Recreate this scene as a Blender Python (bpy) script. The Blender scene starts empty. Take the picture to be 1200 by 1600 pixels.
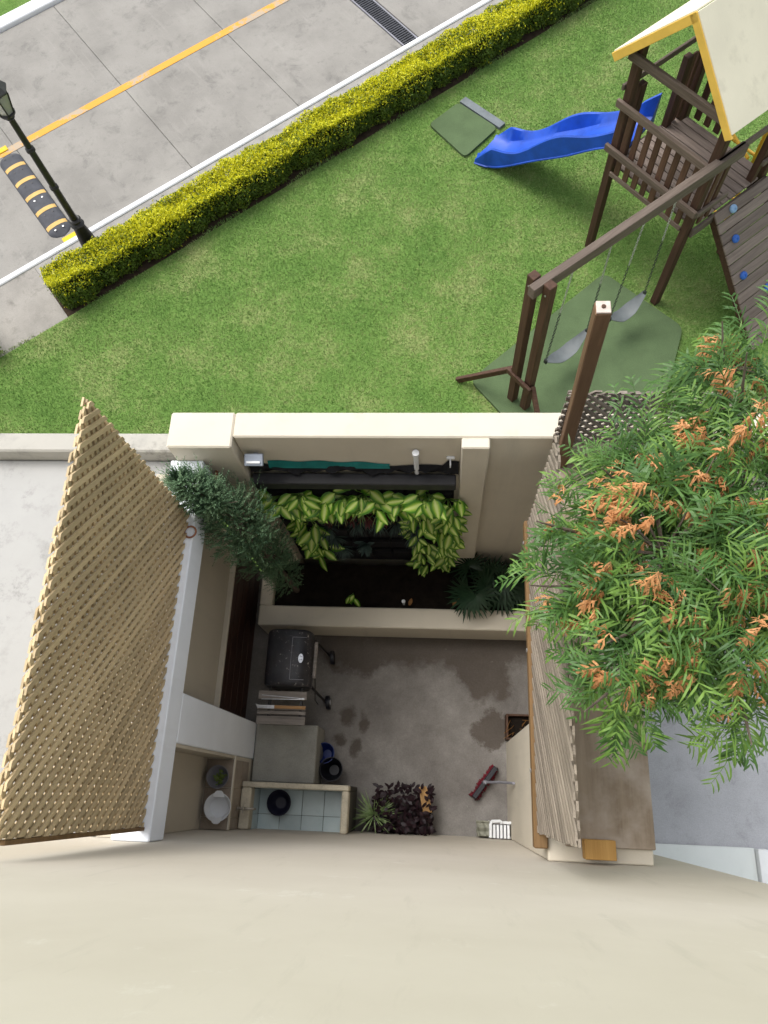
import bpy, math, random
import numpy as np
from mathutils import Vector, Matrix, Quaternion
random.seed(7); rng = np.random.default_rng(7)
PI = math.pi
sc = bpy.context.scene
col = sc.collection
# ------------------------------------------------------------------ camera, sky, sun, exposure
H = 8.2
cam = bpy.data.cameras.new('camera'); camo = bpy.data.objects.new('camera', cam); col.objects.link(camo)
RX = Vector((0.99663552, 0.03978096, -0.07165972)); RY = Vector((0.01093111, -0.9310166, -0.36481311)); RZ = Vector((-0.081229, 0.36280238, -0.92831906))
m = Matrix((RX, -RY, -RZ)).transposed().to_4x4(); m.translation = Vector((0, 0, H))
camo.matrix_world = m
cam.sensor_fit = 'HORIZONTAL'; cam.sensor_width = 36; cam.lens = 36*1140/1200
cam.clip_start = 0.05; cam.clip_end = 600
sc.camera = camo
SUN_EL, SUN_AZ = 60, 140      # azimuth counted from +x counter-clockwise: sun stands beyond the lawn on the left
w = bpy.data.worlds.new('World'); sc.world = w; w.use_nodes = True
nt = w.node_tree; bg = nt.nodes['Background']
sky = nt.nodes.new('ShaderNodeTexSky'); sky.sky_type = 'NISHITA'; sky.sun_disc = False
sky.sun_elevation = math.radians(SUN_EL); sky.sun_rotation = math.radians(90-SUN_AZ)
sky.air_density = 1.0; sky.dust_density = 4.0; sky.ozone_density = 0.6
hs = nt.nodes.new('ShaderNodeHueSaturation'); hs.inputs['Saturation'].default_value = 0.3
nt.links.new(sky.outputs[0], hs.inputs['Color']); nt.links.new(hs.outputs[0], bg.inputs[0]); bg.inputs[1].default_value = 0.15
sl = bpy.data.lights.new('sun', 'SUN'); sl.energy = 1.1; sl.angle = math.radians(32); sl.color = (1, 0.965, 0.91)
so = bpy.data.objects.new('sun', sl); col.objects.link(so)
sd = Vector((math.cos(math.radians(SUN_EL))*math.cos(math.radians(SUN_AZ)), math.cos(math.radians(SUN_EL))*math.sin(math.radians(SUN_AZ)), math.sin(math.radians(SUN_EL))))
so.rotation_euler = sd.to_track_quat('Z', 'Y').to_euler(); so.location = sd*40
vs = sc.view_settings; vs.view_transform = 'Standard'; vs.look = 'None'; vs.exposure = 0.84; vs.gamma = 1.0; vs.use_curve_mapping = False
sc.render.engine = 'CYCLES'; sc.cycles.max_bounces = 4; sc.cycles.diffuse_bounces = 3; sc.cycles.transmission_bounces = 4

# ------------------------------------------------------------------ materials
MATS = {}
ORDN = ['first', 'second', 'third', 'fourth', 'fifth', 'sixth', 'seventh', 'eighth', 'ninth']
def srgb(r, g, b):
    f = lambda c: ((c/255+0.055)/1.055)**2.4 if c/255 > 0.04045 else c/255/12.92
    return (f(r), f(g), f(b), 1)
def lin(c): return (c[0], c[1], c[2], 1)
class NM:
    def __init__(s, name):
        s.m = bpy.data.materials.new(name); s.m.use_nodes = True; s.t = s.m.node_tree
        s.b = s.t.nodes['Principled BSDF']; MATS[name] = s.m; s.tc = s.t.nodes.new('ShaderNodeTexCoord')
    def n(s, typ, **kw):
        x = s.t.nodes.new(typ)
        for k, v in kw.items(): setattr(x, k, v)
        return x
    def l(s, a, b): s.t.links.new(a, b)
    def coords(s, scale=(1, 1, 1), d=None, world=False):
        src = s.n('ShaderNodeNewGeometry').outputs['Position'] if world else s.tc.outputs['Object']
        if d is not None:
            q = Vector(d).normalized().rotation_difference(Vector((1, 0, 0)))
            mp = s.n('ShaderNodeMapping'); mp.inputs['Rotation'].default_value = q.to_euler(); s.l(src, mp.inputs[0]); src = mp.outputs[0]
        mp = s.n('ShaderNodeMapping'); mp.inputs['Scale'].default_value = scale; s.l(src, mp.inputs[0])
        return mp.outputs[0]
    def noise(s, vec, scale, detail=5, rough=.6, dist=0):
        x = s.n('ShaderNodeTexNoise'); x.inputs['Scale'].default_value = scale; x.inputs['Detail'].default_value = detail
        x.inputs['Roughness'].default_value = rough; x.inputs['Distortion'].default_value = dist
        s.l(vec, x.inputs['Vector']); return x.outputs['Fac']
    def ramp(s, fac, stops):
        r = s.n('ShaderNodeValToRGB'); e = r.color_ramp.elements
        while len(e) < len(stops): e.new(.5)
        for i, (p, c) in enumerate(stops): e[i].position = p; e[i].color = c if len(c) == 4 else lin(c)
        s.l(fac, r.inputs[0]); return r.outputs[0]
    def mix(s, fac, a, b, blend='MIX'):
        x = s.n('ShaderNodeMix', data_type='RGBA', blend_type=blend)
        for v, i in ((fac, 0), (a, 6), (b, 7)):
            if isinstance(v, (int, float)): x.inputs[i].default_value = v
            elif isinstance(v, tuple): x.inputs[i].default_value = lin(v)
            else: s.l(v, x.inputs[i])
        return x.outputs[2]
    def bump(s, h, st=.3, dist=.01):
        b = s.n('ShaderNodeBump'); b.inputs['Strength'].default_value = st; b.inputs['Distance'].default_value = dist
        s.l(h, b.inputs['Height']); s.l(b.outputs[0], s.b.inputs['Normal'])
    def rand(s, col, amt=.25):
        oi = s.n('ShaderNodeObjectInfo'); mr = s.n('ShaderNodeMapRange'); s.l(oi.outputs['Random'], mr.inputs[0])
        mr.inputs[3].default_value = 1-amt; mr.inputs[4].default_value = 1+amt
        x = s.n('ShaderNodeVectorMath', operation='SCALE'); s.l(col, x.inputs[0]); s.l(mr.outputs[0], x.inputs['Scale']); return x.outputs[0]
    def out(s, c, rough=.8, spec=.3):
        if isinstance(c, tuple): s.b.inputs['Base Color'].default_value = lin(c)
        else: s.l(c, s.b.inputs['Base Color'])
        if isinstance(rough, (int, float)): s.b.inputs['Roughness'].default_value = rough
        else: s.l(rough, s.b.inputs['Roughness'])
        s.b.inputs['Specular IOR Level'].default_value = spec
        return s.m
def plain(name, c, rough=.6, spec=.4, var=.2, sc_=6., bump=.15, metal=0, world=False):
    k = NM(name); v = k.coords(world=world); f = k.noise(v, sc_)
    lo = tuple(x*(1-var) for x in c[:3]); hi = tuple(min(1, x*(1+var)) for x in c[:3])
    cc = k.ramp(f, [(.3, lo), (.7, hi)])
    if bump: k.bump(k.noise(v, sc_*9, 3), bump, .004)
    k.b.inputs['Metallic'].default_value = metal
    return k.out(cc, rough, spec)
def wood(name, c1, c2, d, rough=.75, amt=.18, freq=30, weather=None, spec=.25):
    k = NM(name); v = k.coords((freq*.06, freq, freq), d); f = k.noise(v, 1.0, 6, .65, .3)
    cc = k.ramp(f, [(.25, c1), (.5, tuple((a+b)/2 for a, b in zip(c1, c2))), (.75, c2)])
    if weather:
        f2 = k.noise(k.coords(), 2.5, 5); cc = k.mix(k.ramp(f2, [(.42, (0, 0, 0)), (.62, (1, 1, 1))]), cc, weather)
    k.bump(f, .35, .004)
    return k.out(k.rand(cc, amt), rough, spec)
def foliage(name, c1, c2, sc_=3., rough=.45, transl=.25, rnd=.2, c3=None):
    k = NM(name); f = k.noise(k.coords(), sc_, 4)
    st = [(.3, c1), (.68, c2)] if c3 is None else [(.3, c1), (.55, c2), (.75, c3)]
    cc = k.rand(k.ramp(f, st), rnd); k.out(cc, rough, .35)
    tr = k.n('ShaderNodeBsdfTranslucent'); k.l(cc, tr.inputs[0]); mx = k.n('ShaderNodeMixShader'); mx.inputs[0].default_value = transl
    k.l(k.b.outputs[0], mx.inputs[1]); k.l(tr.outputs[0], mx.inputs[2]); k.l(mx.outputs[0], k.t.nodes['Material Output'].inputs[0])
    return k.m
def plaster(name, c, stain=(.25, .24, .22), amt=.25, streak=1, rough=.85, mould=0):
    k = NM(name); v = k.coords(world=True)
    f = k.noise(v, 1.3, 6, .6); cc = k.ramp(f, [(.3, tuple(x*.93 for x in c)), (.7, tuple(min(1, x*1.05) for x in c))])
    f2 = k.noise(k.coords((5, 5, .6), world=True), 1.0, 6, .65)
    cc = k.mix(k.ramp(f2, [(.55, (0, 0, 0)), (.85, (amt, amt, amt))]), cc, stain)
    if mould:
        f3 = k.noise(v, 3.2, 9, .78); f4 = k.noise(v, .9, 3)
        mm = k.mix(1.0, k.ramp(f3, [(.52, (0, 0, 0)), (.66, (1, 1, 1))]), k.ramp(f4, [(.4, (0, 0, 0)), (.62, (mould, mould, mould))]), 'MULTIPLY')
        cc = k.mix(mm, cc, (.09, .088, .08))
    h = k.mix(.5, k.noise(v, 60, 4), k.noise(v, 9, 4)); k.bump(h, .22, .006)
    return k.out(cc, rough, .25)
def concrete(name, c, dark, sc_=1.2, mould=.6, streak_d=None, fine=.5):
    k = NM(name); v = k.coords(world=True)
    f = k.noise(v, sc_, 8, .62); cc = k.ramp(f, [(.3, tuple(x*.8 for x in c)), (.52, c), (.75, tuple(min(1, x*1.15) for x in c))])
    f3 = k.noise(v, sc_*2.7, 10, .75, .4); cc = k.mix(k.ramp(f3, [(.53, (0, 0, 0)), (.74, (mould,)*3)]), cc, dark)
    if streak_d is not None:
        f5 = k.noise(k.coords((1.2, 16, 16), streak_d, world=True), 1.0, 4); cc = k.mix(k.ramp(f5, [(.58, (0, 0, 0)), (.78, (.35,)*3)]), cc, tuple(min(1, x*1.35) for x in c))
    fs = k.noise(v, 13, 10, .82, .3); cc = k.mix(k.ramp(fs, [(.56, (0,)*3), (.72, (mould*.75,)*3)]), cc, dark)
    f6 = k.noise(v, 90, 3, .7); cc = k.mix(.35*fine, cc, k.ramp(f6, [(.3, (.15, .15, .15)), (.7, (.75, .75, .75))]), 'OVERLAY')
    k.bump(f6, .35, .004)
    return k.out(cc, .9, .2)

R_D = Vector((.785, .619, 0)).normalized(); Q_D = Vector((-R_D.y, R_D.x, 0)); K0 = Vector((-6.42, 6.64, 0))
def road(s, t, z=0): p = K0 + R_D*s + Q_D*t; return Vector((p.x, p.y, z))

M_cream = plaster('cream_plaster', (.59, .54, .445), amt=.3)
M_facade = plaster('facade_plaster', (.64, .60, .51), stain=(.47, .44, .37), amt=.45)
k = NM('facade_paint'); v = k.coords(world=True); f = k.noise(v, 1.1, 6, .6)
cc = k.ramp(f, [(.3, (.60, .55, .465)), (.7, (.665, .615, .53))])
f2 = k.noise(k.coords((9, 9, 1.2), world=True), 1.0, 7, .7); cc = k.mix(k.ramp(f2, [(.56, (0,)*3), (.8, (.5,)*3)]), cc, (.46, .43, .36))
f3 = k.noise(k.coords((2.0, 2, 1.6), world=True), 1.6, 8, .75); cc = k.mix(k.ramp(f3, [(.60, (0,)*3), (.72, (.6,)*3)]), cc, (.76, .73, .66))
f4 = k.noise(v, 130, 3, .6); k.bump(k.mix(.5, f4, k.noise(v, 22, 5)), .14, .004); M_facade = k.out(cc, .85, .25)
M_beige = plaster('beige_plaster', (.50, .45, .365), amt=.2)
M_white = plaster('white_plaster', (.80, .84, .90), amt=.15)
M_pale = plaster('pale_plaster', (.66, .70, .70), amt=.2)
M_slab = plaster('limewashed_slab', (.37, .37, .36), stain=(.3, .3, .29), amt=.3, mould=.55)
M_parapet = plaster('stained_parapet', (.40, .388, .35), stain=(.2, .2, .19), amt=.6, mould=.85)
M_road = concrete('road_concrete', (.255, .245, .225), (.11, .107, .10), 1.0, .75, streak_d=tuple(Q_D))
M_walk = concrete('walk_concrete', (.29, .275, .25), (.12, .115, .10), 1.6, .8)
M_gutter = concrete('gutter_concrete', (.30, .29, .27), (.13, .125, .115), 5, .6)
M_bench = concrete('bench_concrete', (.33, .325, .29), (.17, .165, .15), 3, .5)
M_nfloor = concrete('neighbour_floor', (.40, .41, .44), (.24, .24, .26), 1.3, .7)
# patio floor: damp dark stains near the planter and scattered wet spots
k = NM('patio_concrete'); v = k.coords(world=True)
f = k.noise(v, 1.6, 8, .65); cc = k.ramp(f, [(.3, (.12, .108, .098)), (.5, (.19, .176, .162)), (.72, (.29, .275, .255))])
def damp(k, cx, cy, rx, ry, soft=.18, warp=.5):
    nv = k.n('ShaderNodeTexNoise'); nv.inputs['Scale'].default_value = 3.4; nv.inputs['Detail'].default_value = 9; nv.inputs['Roughness'].default_value = .68; k.l(v, nv.inputs['Vector'])
    sb = k.n('ShaderNodeVectorMath', operation='SUBTRACT'); k.l(nv.outputs['Color'], sb.inputs[0]); sb.inputs[1].default_value = (.5, .5, .5)
    scl = k.n('ShaderNodeVectorMath', operation='SCALE'); k.l(sb.outputs[0], scl.inputs[0]); scl.inputs['Scale'].default_value = warp
    ad = k.n('ShaderNodeVectorMath', operation='ADD'); k.l(v, ad.inputs[0]); k.l(scl.outputs[0], ad.inputs[1])
    mp = k.n('ShaderNodeMapping'); mp.vector_type = 'TEXTURE'; mp.inputs['Location'].default_value = (cx, cy, 0); mp.inputs['Scale'].default_value = (rx, ry, 10); k.l(ad.outputs[0], mp.inputs[0])
    ln = k.n('ShaderNodeVectorMath', operation='LENGTH'); k.l(mp.outputs[0], ln.inputs[0])
    return k.ramp(ln.outputs['Value'], [(1-soft, (1, 1, 1)), (1, (0, 0, 0))])
mask = None
for cx, cy, rx, ry in [(-.95, 1.62, .55, .40), (.1, 1.80, 1.7, .50), (.45, 1.38, .34, .40), (-1.03, .80, .11, .11), (-.84, .74, .07, .10), (-1.1, .55, .09, .08), (-.90, .50, .08, .13), (.55, .72, .24, .2), (-.3, .86, .0, .0)]:
    if rx == 0: continue
    d_ = damp(k, cx, cy, rx, ry, (.25) if rx > .2 else .5, .55 if rx > .2 else .3)
    mask = d_ if mask is None else k.mix(1.0, mask, d_, 'LIGHTEN')
cc = k.mix(k.mix(1.0, mask, (.8, .8, .8), 'MULTIPLY'), cc, (.068, .052, .039))
f6 = k.noise(v, 70, 4, .7); cc = k.mix(.25, cc, k.ramp(f6, [(.3, (.2,)*3), (.7, (.75,)*3)]), 'OVERLAY')
f7 = k.noise(v, 5, 9, .8); cc = k.mix(k.ramp(f7, [(.62, (0,)*3), (.7, (.35,)*3)]), cc, (.42, .41, .38))
k.bump(f6, .3, .004); M_patio = k.out(cc, .75, .35)
# worn paint on the road
def worn(name, c, base, th=.55, dist=1.2):
    k = NM(name); v = k.coords(world=True); f = k.noise(v, 1.1, 3); g = k.noise(v, 14, 8, .75)
    mm = k.mix(.45, k.ramp(f, [(.3, (0,)*3), (.7, (1,)*3)]), k.ramp(g, [(.3, (0,)*3), (.7, (1,)*3)]))
    cc = k.mix(k.ramp(mm, [(th, (0,)*3), (th+.12, (.85,)*3)]), k.ramp(g, [(.2, tuple(x*.85 for x in c)), (.8, c)]), base)
    k.bump(g, .2, .003); return k.out(cc, .8, .3)
M_yline = worn('yellow_road_paint', (.66, .33, .05), (.34, .31, .26), .53)
M_wkerb = worn('white_kerb_paint', (.80, .82, .84), (.5, .5, .5), .72)
M_yplate = worn('yellow_end_paint', (.75, .48, .03), (.5, .4, .2), .75)

M_lattice = {}
for sgn in (1, -1):
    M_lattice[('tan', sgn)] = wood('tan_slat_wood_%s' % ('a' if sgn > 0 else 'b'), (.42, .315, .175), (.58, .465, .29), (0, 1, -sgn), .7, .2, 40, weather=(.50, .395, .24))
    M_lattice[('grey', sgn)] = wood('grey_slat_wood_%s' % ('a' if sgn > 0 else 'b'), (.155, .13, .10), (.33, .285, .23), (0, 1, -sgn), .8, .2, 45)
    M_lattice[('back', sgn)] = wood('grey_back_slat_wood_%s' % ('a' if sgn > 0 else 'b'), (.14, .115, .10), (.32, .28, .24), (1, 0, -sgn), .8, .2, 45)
U_D = Vector((.643, -.766, 0)); V_D = Vector((.766, .643, 0))
DK1, DK2 = (.035, .018, .012), (.085, .045, .03); GR1, GR2 = (.085, .065, .052), (.20, .165, .14)
M_post = wood('dark_stained_post', DK1, DK2, (0, 0, 1), .65, .2, 30)
M_slatT = wood('brown_slat', (.055, .028, .018), (.12, .065, .043), (0, 0, 1), .65, .2, 40)
M_railU = wood('weathered_rail_u', (.07, .05, .038), (.17, .13, .105), tuple(U_D), .75, .15, 35)
M_railV = wood('weathered_rail_v', (.08, .06, .047), (.18, .145, .12), tuple(V_D), .75, .15, 35)
M_deck = wood('deck_board_wood', (.12, .09, .075), (.26, .21, .18), tuple(U_D), .75, .18, 35)
M_rampw = wood('ramp_board_wood', (.13, .10, .085), (.27, .22, .19), tuple(V_D), .75, .18, 35)
M_brace = wood('brace_wood', DK1, (.11, .06, .04), (.9, .2, -.4), .65, .15, 35)
M_corner = wood('corner_post_wood', (.10, .055, .03), (.20, .12, .07), (0, 0, 1), .7, .1, 30)
M_beamR = wood('brown_beam_wood', (.12, .07, .028), (.21, .125, .055), (0, 1, 0), .65, .1, 30)
M_ply = wood('plywood_cover', (.19, .145, .10), (.33, .265, .195), (0, 1, 0), .7, .1, 16, weather=(.40, .34, .28))
M_block = wood('orange_block_wood', (.36, .19, .05), (.55, .33, .11), (0, 1, 0), .65, .1, 30)
M_grey_w = wood('grey_shelf_wood', (.16, .14, .125), (.42, .38, .345), (1, 0, 0), .85, .2, 30)
M_wains = wood('dark_red_wainscot', (.018, .006, .004), (.065, .022, .012), (0, 1, 0), .5, .1, 14, spec=.4)
M_handle = wood('knife_handle_wood', (.32, .17, .07), (.48, .28, .13), (1, 0, 0), .6, .1, 40)
M_boxw = wood('soil_box_wood', (.05, .028, .018), (.11, .06, .04), (0, 1, 0), .7, .1, 30)
M_roof = plaster('cream_roof_panel', (.70, .66, .52), stain=(.34, .31, .24), amt=.5)
M_yel = plain('yellow_fascia', (.74, .47, .09), .5, .4, .1, 4)
M_ytube = plain('yellow_tube', (.75, .42, .03), .4, .4, .08, 4)
M_blue = plain('blue_slide_plastic', (.010, .07, .44), .40, .45, .22, 5, bump=.05)
M_hold = plain('blue_hold_plastic', (.03, .13, .5), .5, .4, .15, 6)
M_holdl = plain('pale_blue_hold_plastic', (.25, .42, .65), .5, .4, .1, 6)
M_chain = plain('galvanised_chain', (.42, .43, .42), .4, .5, .2, 20, metal=.8)
M_rope = plain('dark_chain_sleeve', (.03, .035, .03), .6, .3, .2, 20)
M_seat = plain('grey_rubber_seat', (.10, .115, .12), .6, .5, .15, 8)
M_mat = concrete('green_rubber_mat', (.085, .128, .06), (.055, .078, .04), 2.5, .4, fine=1)
M_matg = plain('grey_mat_edge', (.15, .17, .18), .8, .2, .2, 10)
M_rub = plain('bump_rubber', (.055, .058, .068), .75, .3, .25, 8)
M_bumpy = plain('bump_yellow', (.55, .36, .12), .7, .3, .15, 10)
M_bolt = plain('steel_bolt', (.45, .45, .45), .4, .5, .1, 20, metal=.8)
M_black = plain('black_lamp_paint', (.014, .013, .012), .45, .5, .3, 10)
M_lroof = plain('lantern_roof_paint', (.05, .05, .05), .55, .4, .2, 10)
k = NM('lantern_glass'); k.b.inputs['Transmission Weight'].default_value = .35; M_lglass = k.out((.42, .42, .41), .25, .5)
k = NM('window_glass'); k.b.inputs['Transmission Weight'].default_value = .5; M_wglass = k.out((.12, .2, .32), .08, .5)
M_soil = plain('black_soil', (.012, .009, .007), .95, .1, .4, 14, bump=.8)
M_soil2 = plain('bed_soil', (.045, .032, .022), .95, .1, .4, 10, bump=.8)
M_felt = plain('black_felt', (.012, .012, .014), .85, .2, .3, 12, bump=.5)
M_felt2 = plain('black_trough_plastic', (.02, .02, .023), .5, .4, .2, 12)
M_teal = plain('teal_tarp', (.01, .16, .15), .55, .3, .25, 7)
M_wpl = plain('white_plastic', (.72, .74, .76), .4, .4, .06, 6)
M_gpl = plain('grey_plastic', (.22, .22, .25), .45, .4, .1, 6)
M_bpl = plain('black_plastic', (.012, .012, .017), .4, .4, .2, 6)
M_dpl = plain('dark_blue_plastic', (.016, .017, .035), .4, .4, .2, 6)
M_bluep = plain('blue_bucket_plastic', (.012, .035, .20), .4, .4, .15, 6)
M_steel = plain('brushed_steel', (.55, .56, .58), .3, .5, .15, 30, metal=.9)
M_alum = plain('floodlight_case', (.34, .38, .45), .4, .5, .1, 20, metal=.5)
M_brass = plain('worn_tap_metal', (.38, .35, .30), .45, .5, .3, 30, metal=.7)
M_copper = plain('rust_ring', (.26, .11, .06), .6, .4, .2, 30)
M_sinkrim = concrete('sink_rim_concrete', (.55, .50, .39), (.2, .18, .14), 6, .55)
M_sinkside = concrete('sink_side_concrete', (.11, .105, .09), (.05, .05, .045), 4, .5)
k = NM('blue_glazed_tile'); f = k.noise(k.coords(), 6, 4); cc = k.rand(k.ramp(f, [(.3, (.40, .49, .50)), (.7, (.50, .585, .59))]), .12); M_tile = k.out(cc, .3, .5)
k = NM('brown_glazed_tile'); f = k.noise(k.coords(), 9, 6, .7, .5); cc = k.rand(k.ramp(f, [(.3, (.21, .165, .125)), (.7, (.34, .28, .22))]), .08); M_btile = k.out(cc, .4, .45)
M_grout = plain('tile_grout', (.12, .12, .11), .9, .1, .2, 20)
M_red = plain('red_bristle', (.17, .012, .025), .8, .2, .4, 40)
M_cloth = plain('grey_green_cloth', (.27, .27, .22), .9, .1, .2, 12, bump=.6)
M_card = plain('brown_cardboard', (.42, .25, .11), .85, .1, .12, 8)
M_pot = plain('dark_planter_box', (.03, .025, .022), .7, .3, .3, 10)
# grill lid: black enamel, flaked pale spots
k = NM('grill_enamel'); v = k.coords(); g = k.noise(v, 30, 6, .7); g2 = k.noise(v, 3.2, 3)
mm = k.mix(1.0, k.ramp(g, [(.60, (0,)*3), (.65, (1,)*3)]), k.ramp(g2, [(.44, (0,)*3), (.56, (1,)*3)]), 'MULTIPLY')
cc = k.ramp(k.noise(v, 5, 5), [(.3, (.012, .013, .018)), (.7, (.045, .046, .055))]); cc = k.mix(k.ramp(g2, [(.45, (0,)*3), (.75, (.4,)*3)]), cc, (.07, .045, .035))
cc = k.mix(mm, cc, (.42, .40, .38)); k.bump(g, .25, .004); M_enamel = k.out(cc, .42, .45)
# lawn
k = NM('lawn_base'); v = k.coords(world=True); f = k.noise(v, 1.2, 6, .65); g = k.noise(v, 22, 6, .7)
cc = k.ramp(k.mix(.4, f, g), [(.35, (.08, .16, .035)), (.5, (.12, .21, .05)), (.62, (.22, .26, .1))]); k.bump(g, .6, .02); M_lawn = k.out(cc, .95, .1)
def blade(name, stops, sc_):
    k = NM(name); v = k.coords(world=True); f = k.mix(.25, k.noise(v, sc_, 9, .76), k.noise(v, 60, 3, .7))
    cc = k.ramp(f, stops); dry = k.noise(v, 6.5, 7, .75, .6)
    mp = k.n('ShaderNodeMapping'); mp.vector_type = 'TEXTURE'; mp.inputs['Location'].default_value = (-.3, 6.4, 0); mp.inputs['Scale'].default_value = (2.9, 2.4, 10); k.l(v, mp.inputs[0])
    ln = k.n('ShaderNodeVectorMath', operation='LENGTH'); k.l(mp.outputs[0], ln.inputs[0]); ctr = k.ramp(ln.outputs['Value'], [(.2, (1,)*3), (1, (.25,)*3)])
    cc = k.mix(k.mix(1.0, k.ramp(dry, [(.50, (0,)*3), (.66, (.85,)*3)]), ctr, 'MULTIPLY'), cc, (.50, .47, .24)); return k.out(cc, .7, .15)
M_grass = blade('grass_blades', [(.32, (.11, .235, .055)), (.46, (.185, .325, .09)), (.56, (.28, .38, .14)), (.68, (.50, .50, .25))], 1.15)
M_hedge_y = foliage('hedge_new_leaf', (.58, .59, .018), (.88, .84, .04), 14, .45, .3, .1)
M_hedge_g = foliage('hedge_old_leaf', (.05, .10, .014), (.16, .24, .028), 9, .5, .25, .1)
M_hedge_c = plain('hedge_branches', (.02, .016, .008), .9, .1, .4, 20)
M_fr_d = foliage('frond_dark_green', (.034, .09, .022), (.08, .175, .04), 5, .45, .28, .1, c3=(.15, .26, .07))
M_fr_l = foliage('frond_light_green', (.09, .19, .035), (.2, .34, .07), 5, .45, .35, .1)
M_fr_o = foliage('frond_dry_orange', (.50, .21, .075), (.74, .41, .19), 14, .6, .3, .1)
M_bark = wood('grey_bark', (.07, .055, .04), (.17, .14, .11), (0, 0, 1), .9, .1, 14)
M_jun = foliage('juniper_scale_leaf', (.045, .105, .055), (.125, .215, .11), 8, .6, .2, .1, c3=(.23, .33, .19))
M_palm = foliage('palm_leaf', (.010, .028, .012), (.025, .06, .028), 6, .4, .1, .1)
M_fern = foliage('blue_fern', (.035, .06, .055), (.08, .125, .11), 8, .6, .15, .15)
M_strap = foliage('pale_strap_leaf', (.10, .18, .05), (.33, .42, .2), 14, .5, .2, .15)
M_purple = foliage('purple_leaf', (.008, .003, .006), (.026, .008, .013), 14, .5, .1, .15)
M_wine = foliage('wine_red_leaf', (.05, .012, .016), (.12, .03, .035), 14, .5, .15, .15)
M_succ = foliage('green_cuttings', (.08, .14, .02), (.25, .32, .08), 30, .5, .2, .1)
M_dry = foliage('dry_leaf', (.2, .09, .02), (.36, .17, .05), 20, .6, .2, .1)
k = NM('variegated_leaf'); uv = k.n('ShaderNodeSeparateXYZ'); k.l(k.tc.outputs['UV'], uv.inputs[0])
ab = k.n('ShaderNodeMath', operation='ABSOLUTE'); k.l(uv.outputs[0], ab.inputs[0])
nz = k.noise(k.coords(), 45, 4, .7); ad = k.n('ShaderNodeMath', operation='MULTIPLY_ADD'); k.l(nz, ad.inputs[0]); ad.inputs[1].default_value = .55; k.l(ab.outputs[0], ad.inputs[2])
cc = k.ramp(ad.outputs[0], [(.40, (.66, .78, .28)), (.60, (.46, .63, .10)), (.84, (.17, .37, .03)), (1.0, (.07, .21, .018))])
cc = k.rand(cc, .22); k.out(cc, .38, .4)
tr = k.n('ShaderNodeBsdfTranslucent'); k.l(cc, tr.inputs[0]); mx = k.n('ShaderNodeMixShader'); mx.inputs[0].default_value = .25
k.l(k.b.outputs[0], mx.inputs[1]); k.l(tr.outputs[0], mx.inputs[2]); k.l(mx.outputs[0], k.t.nodes['Material Output'].inputs[0]); M_vleaf = k.m

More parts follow.
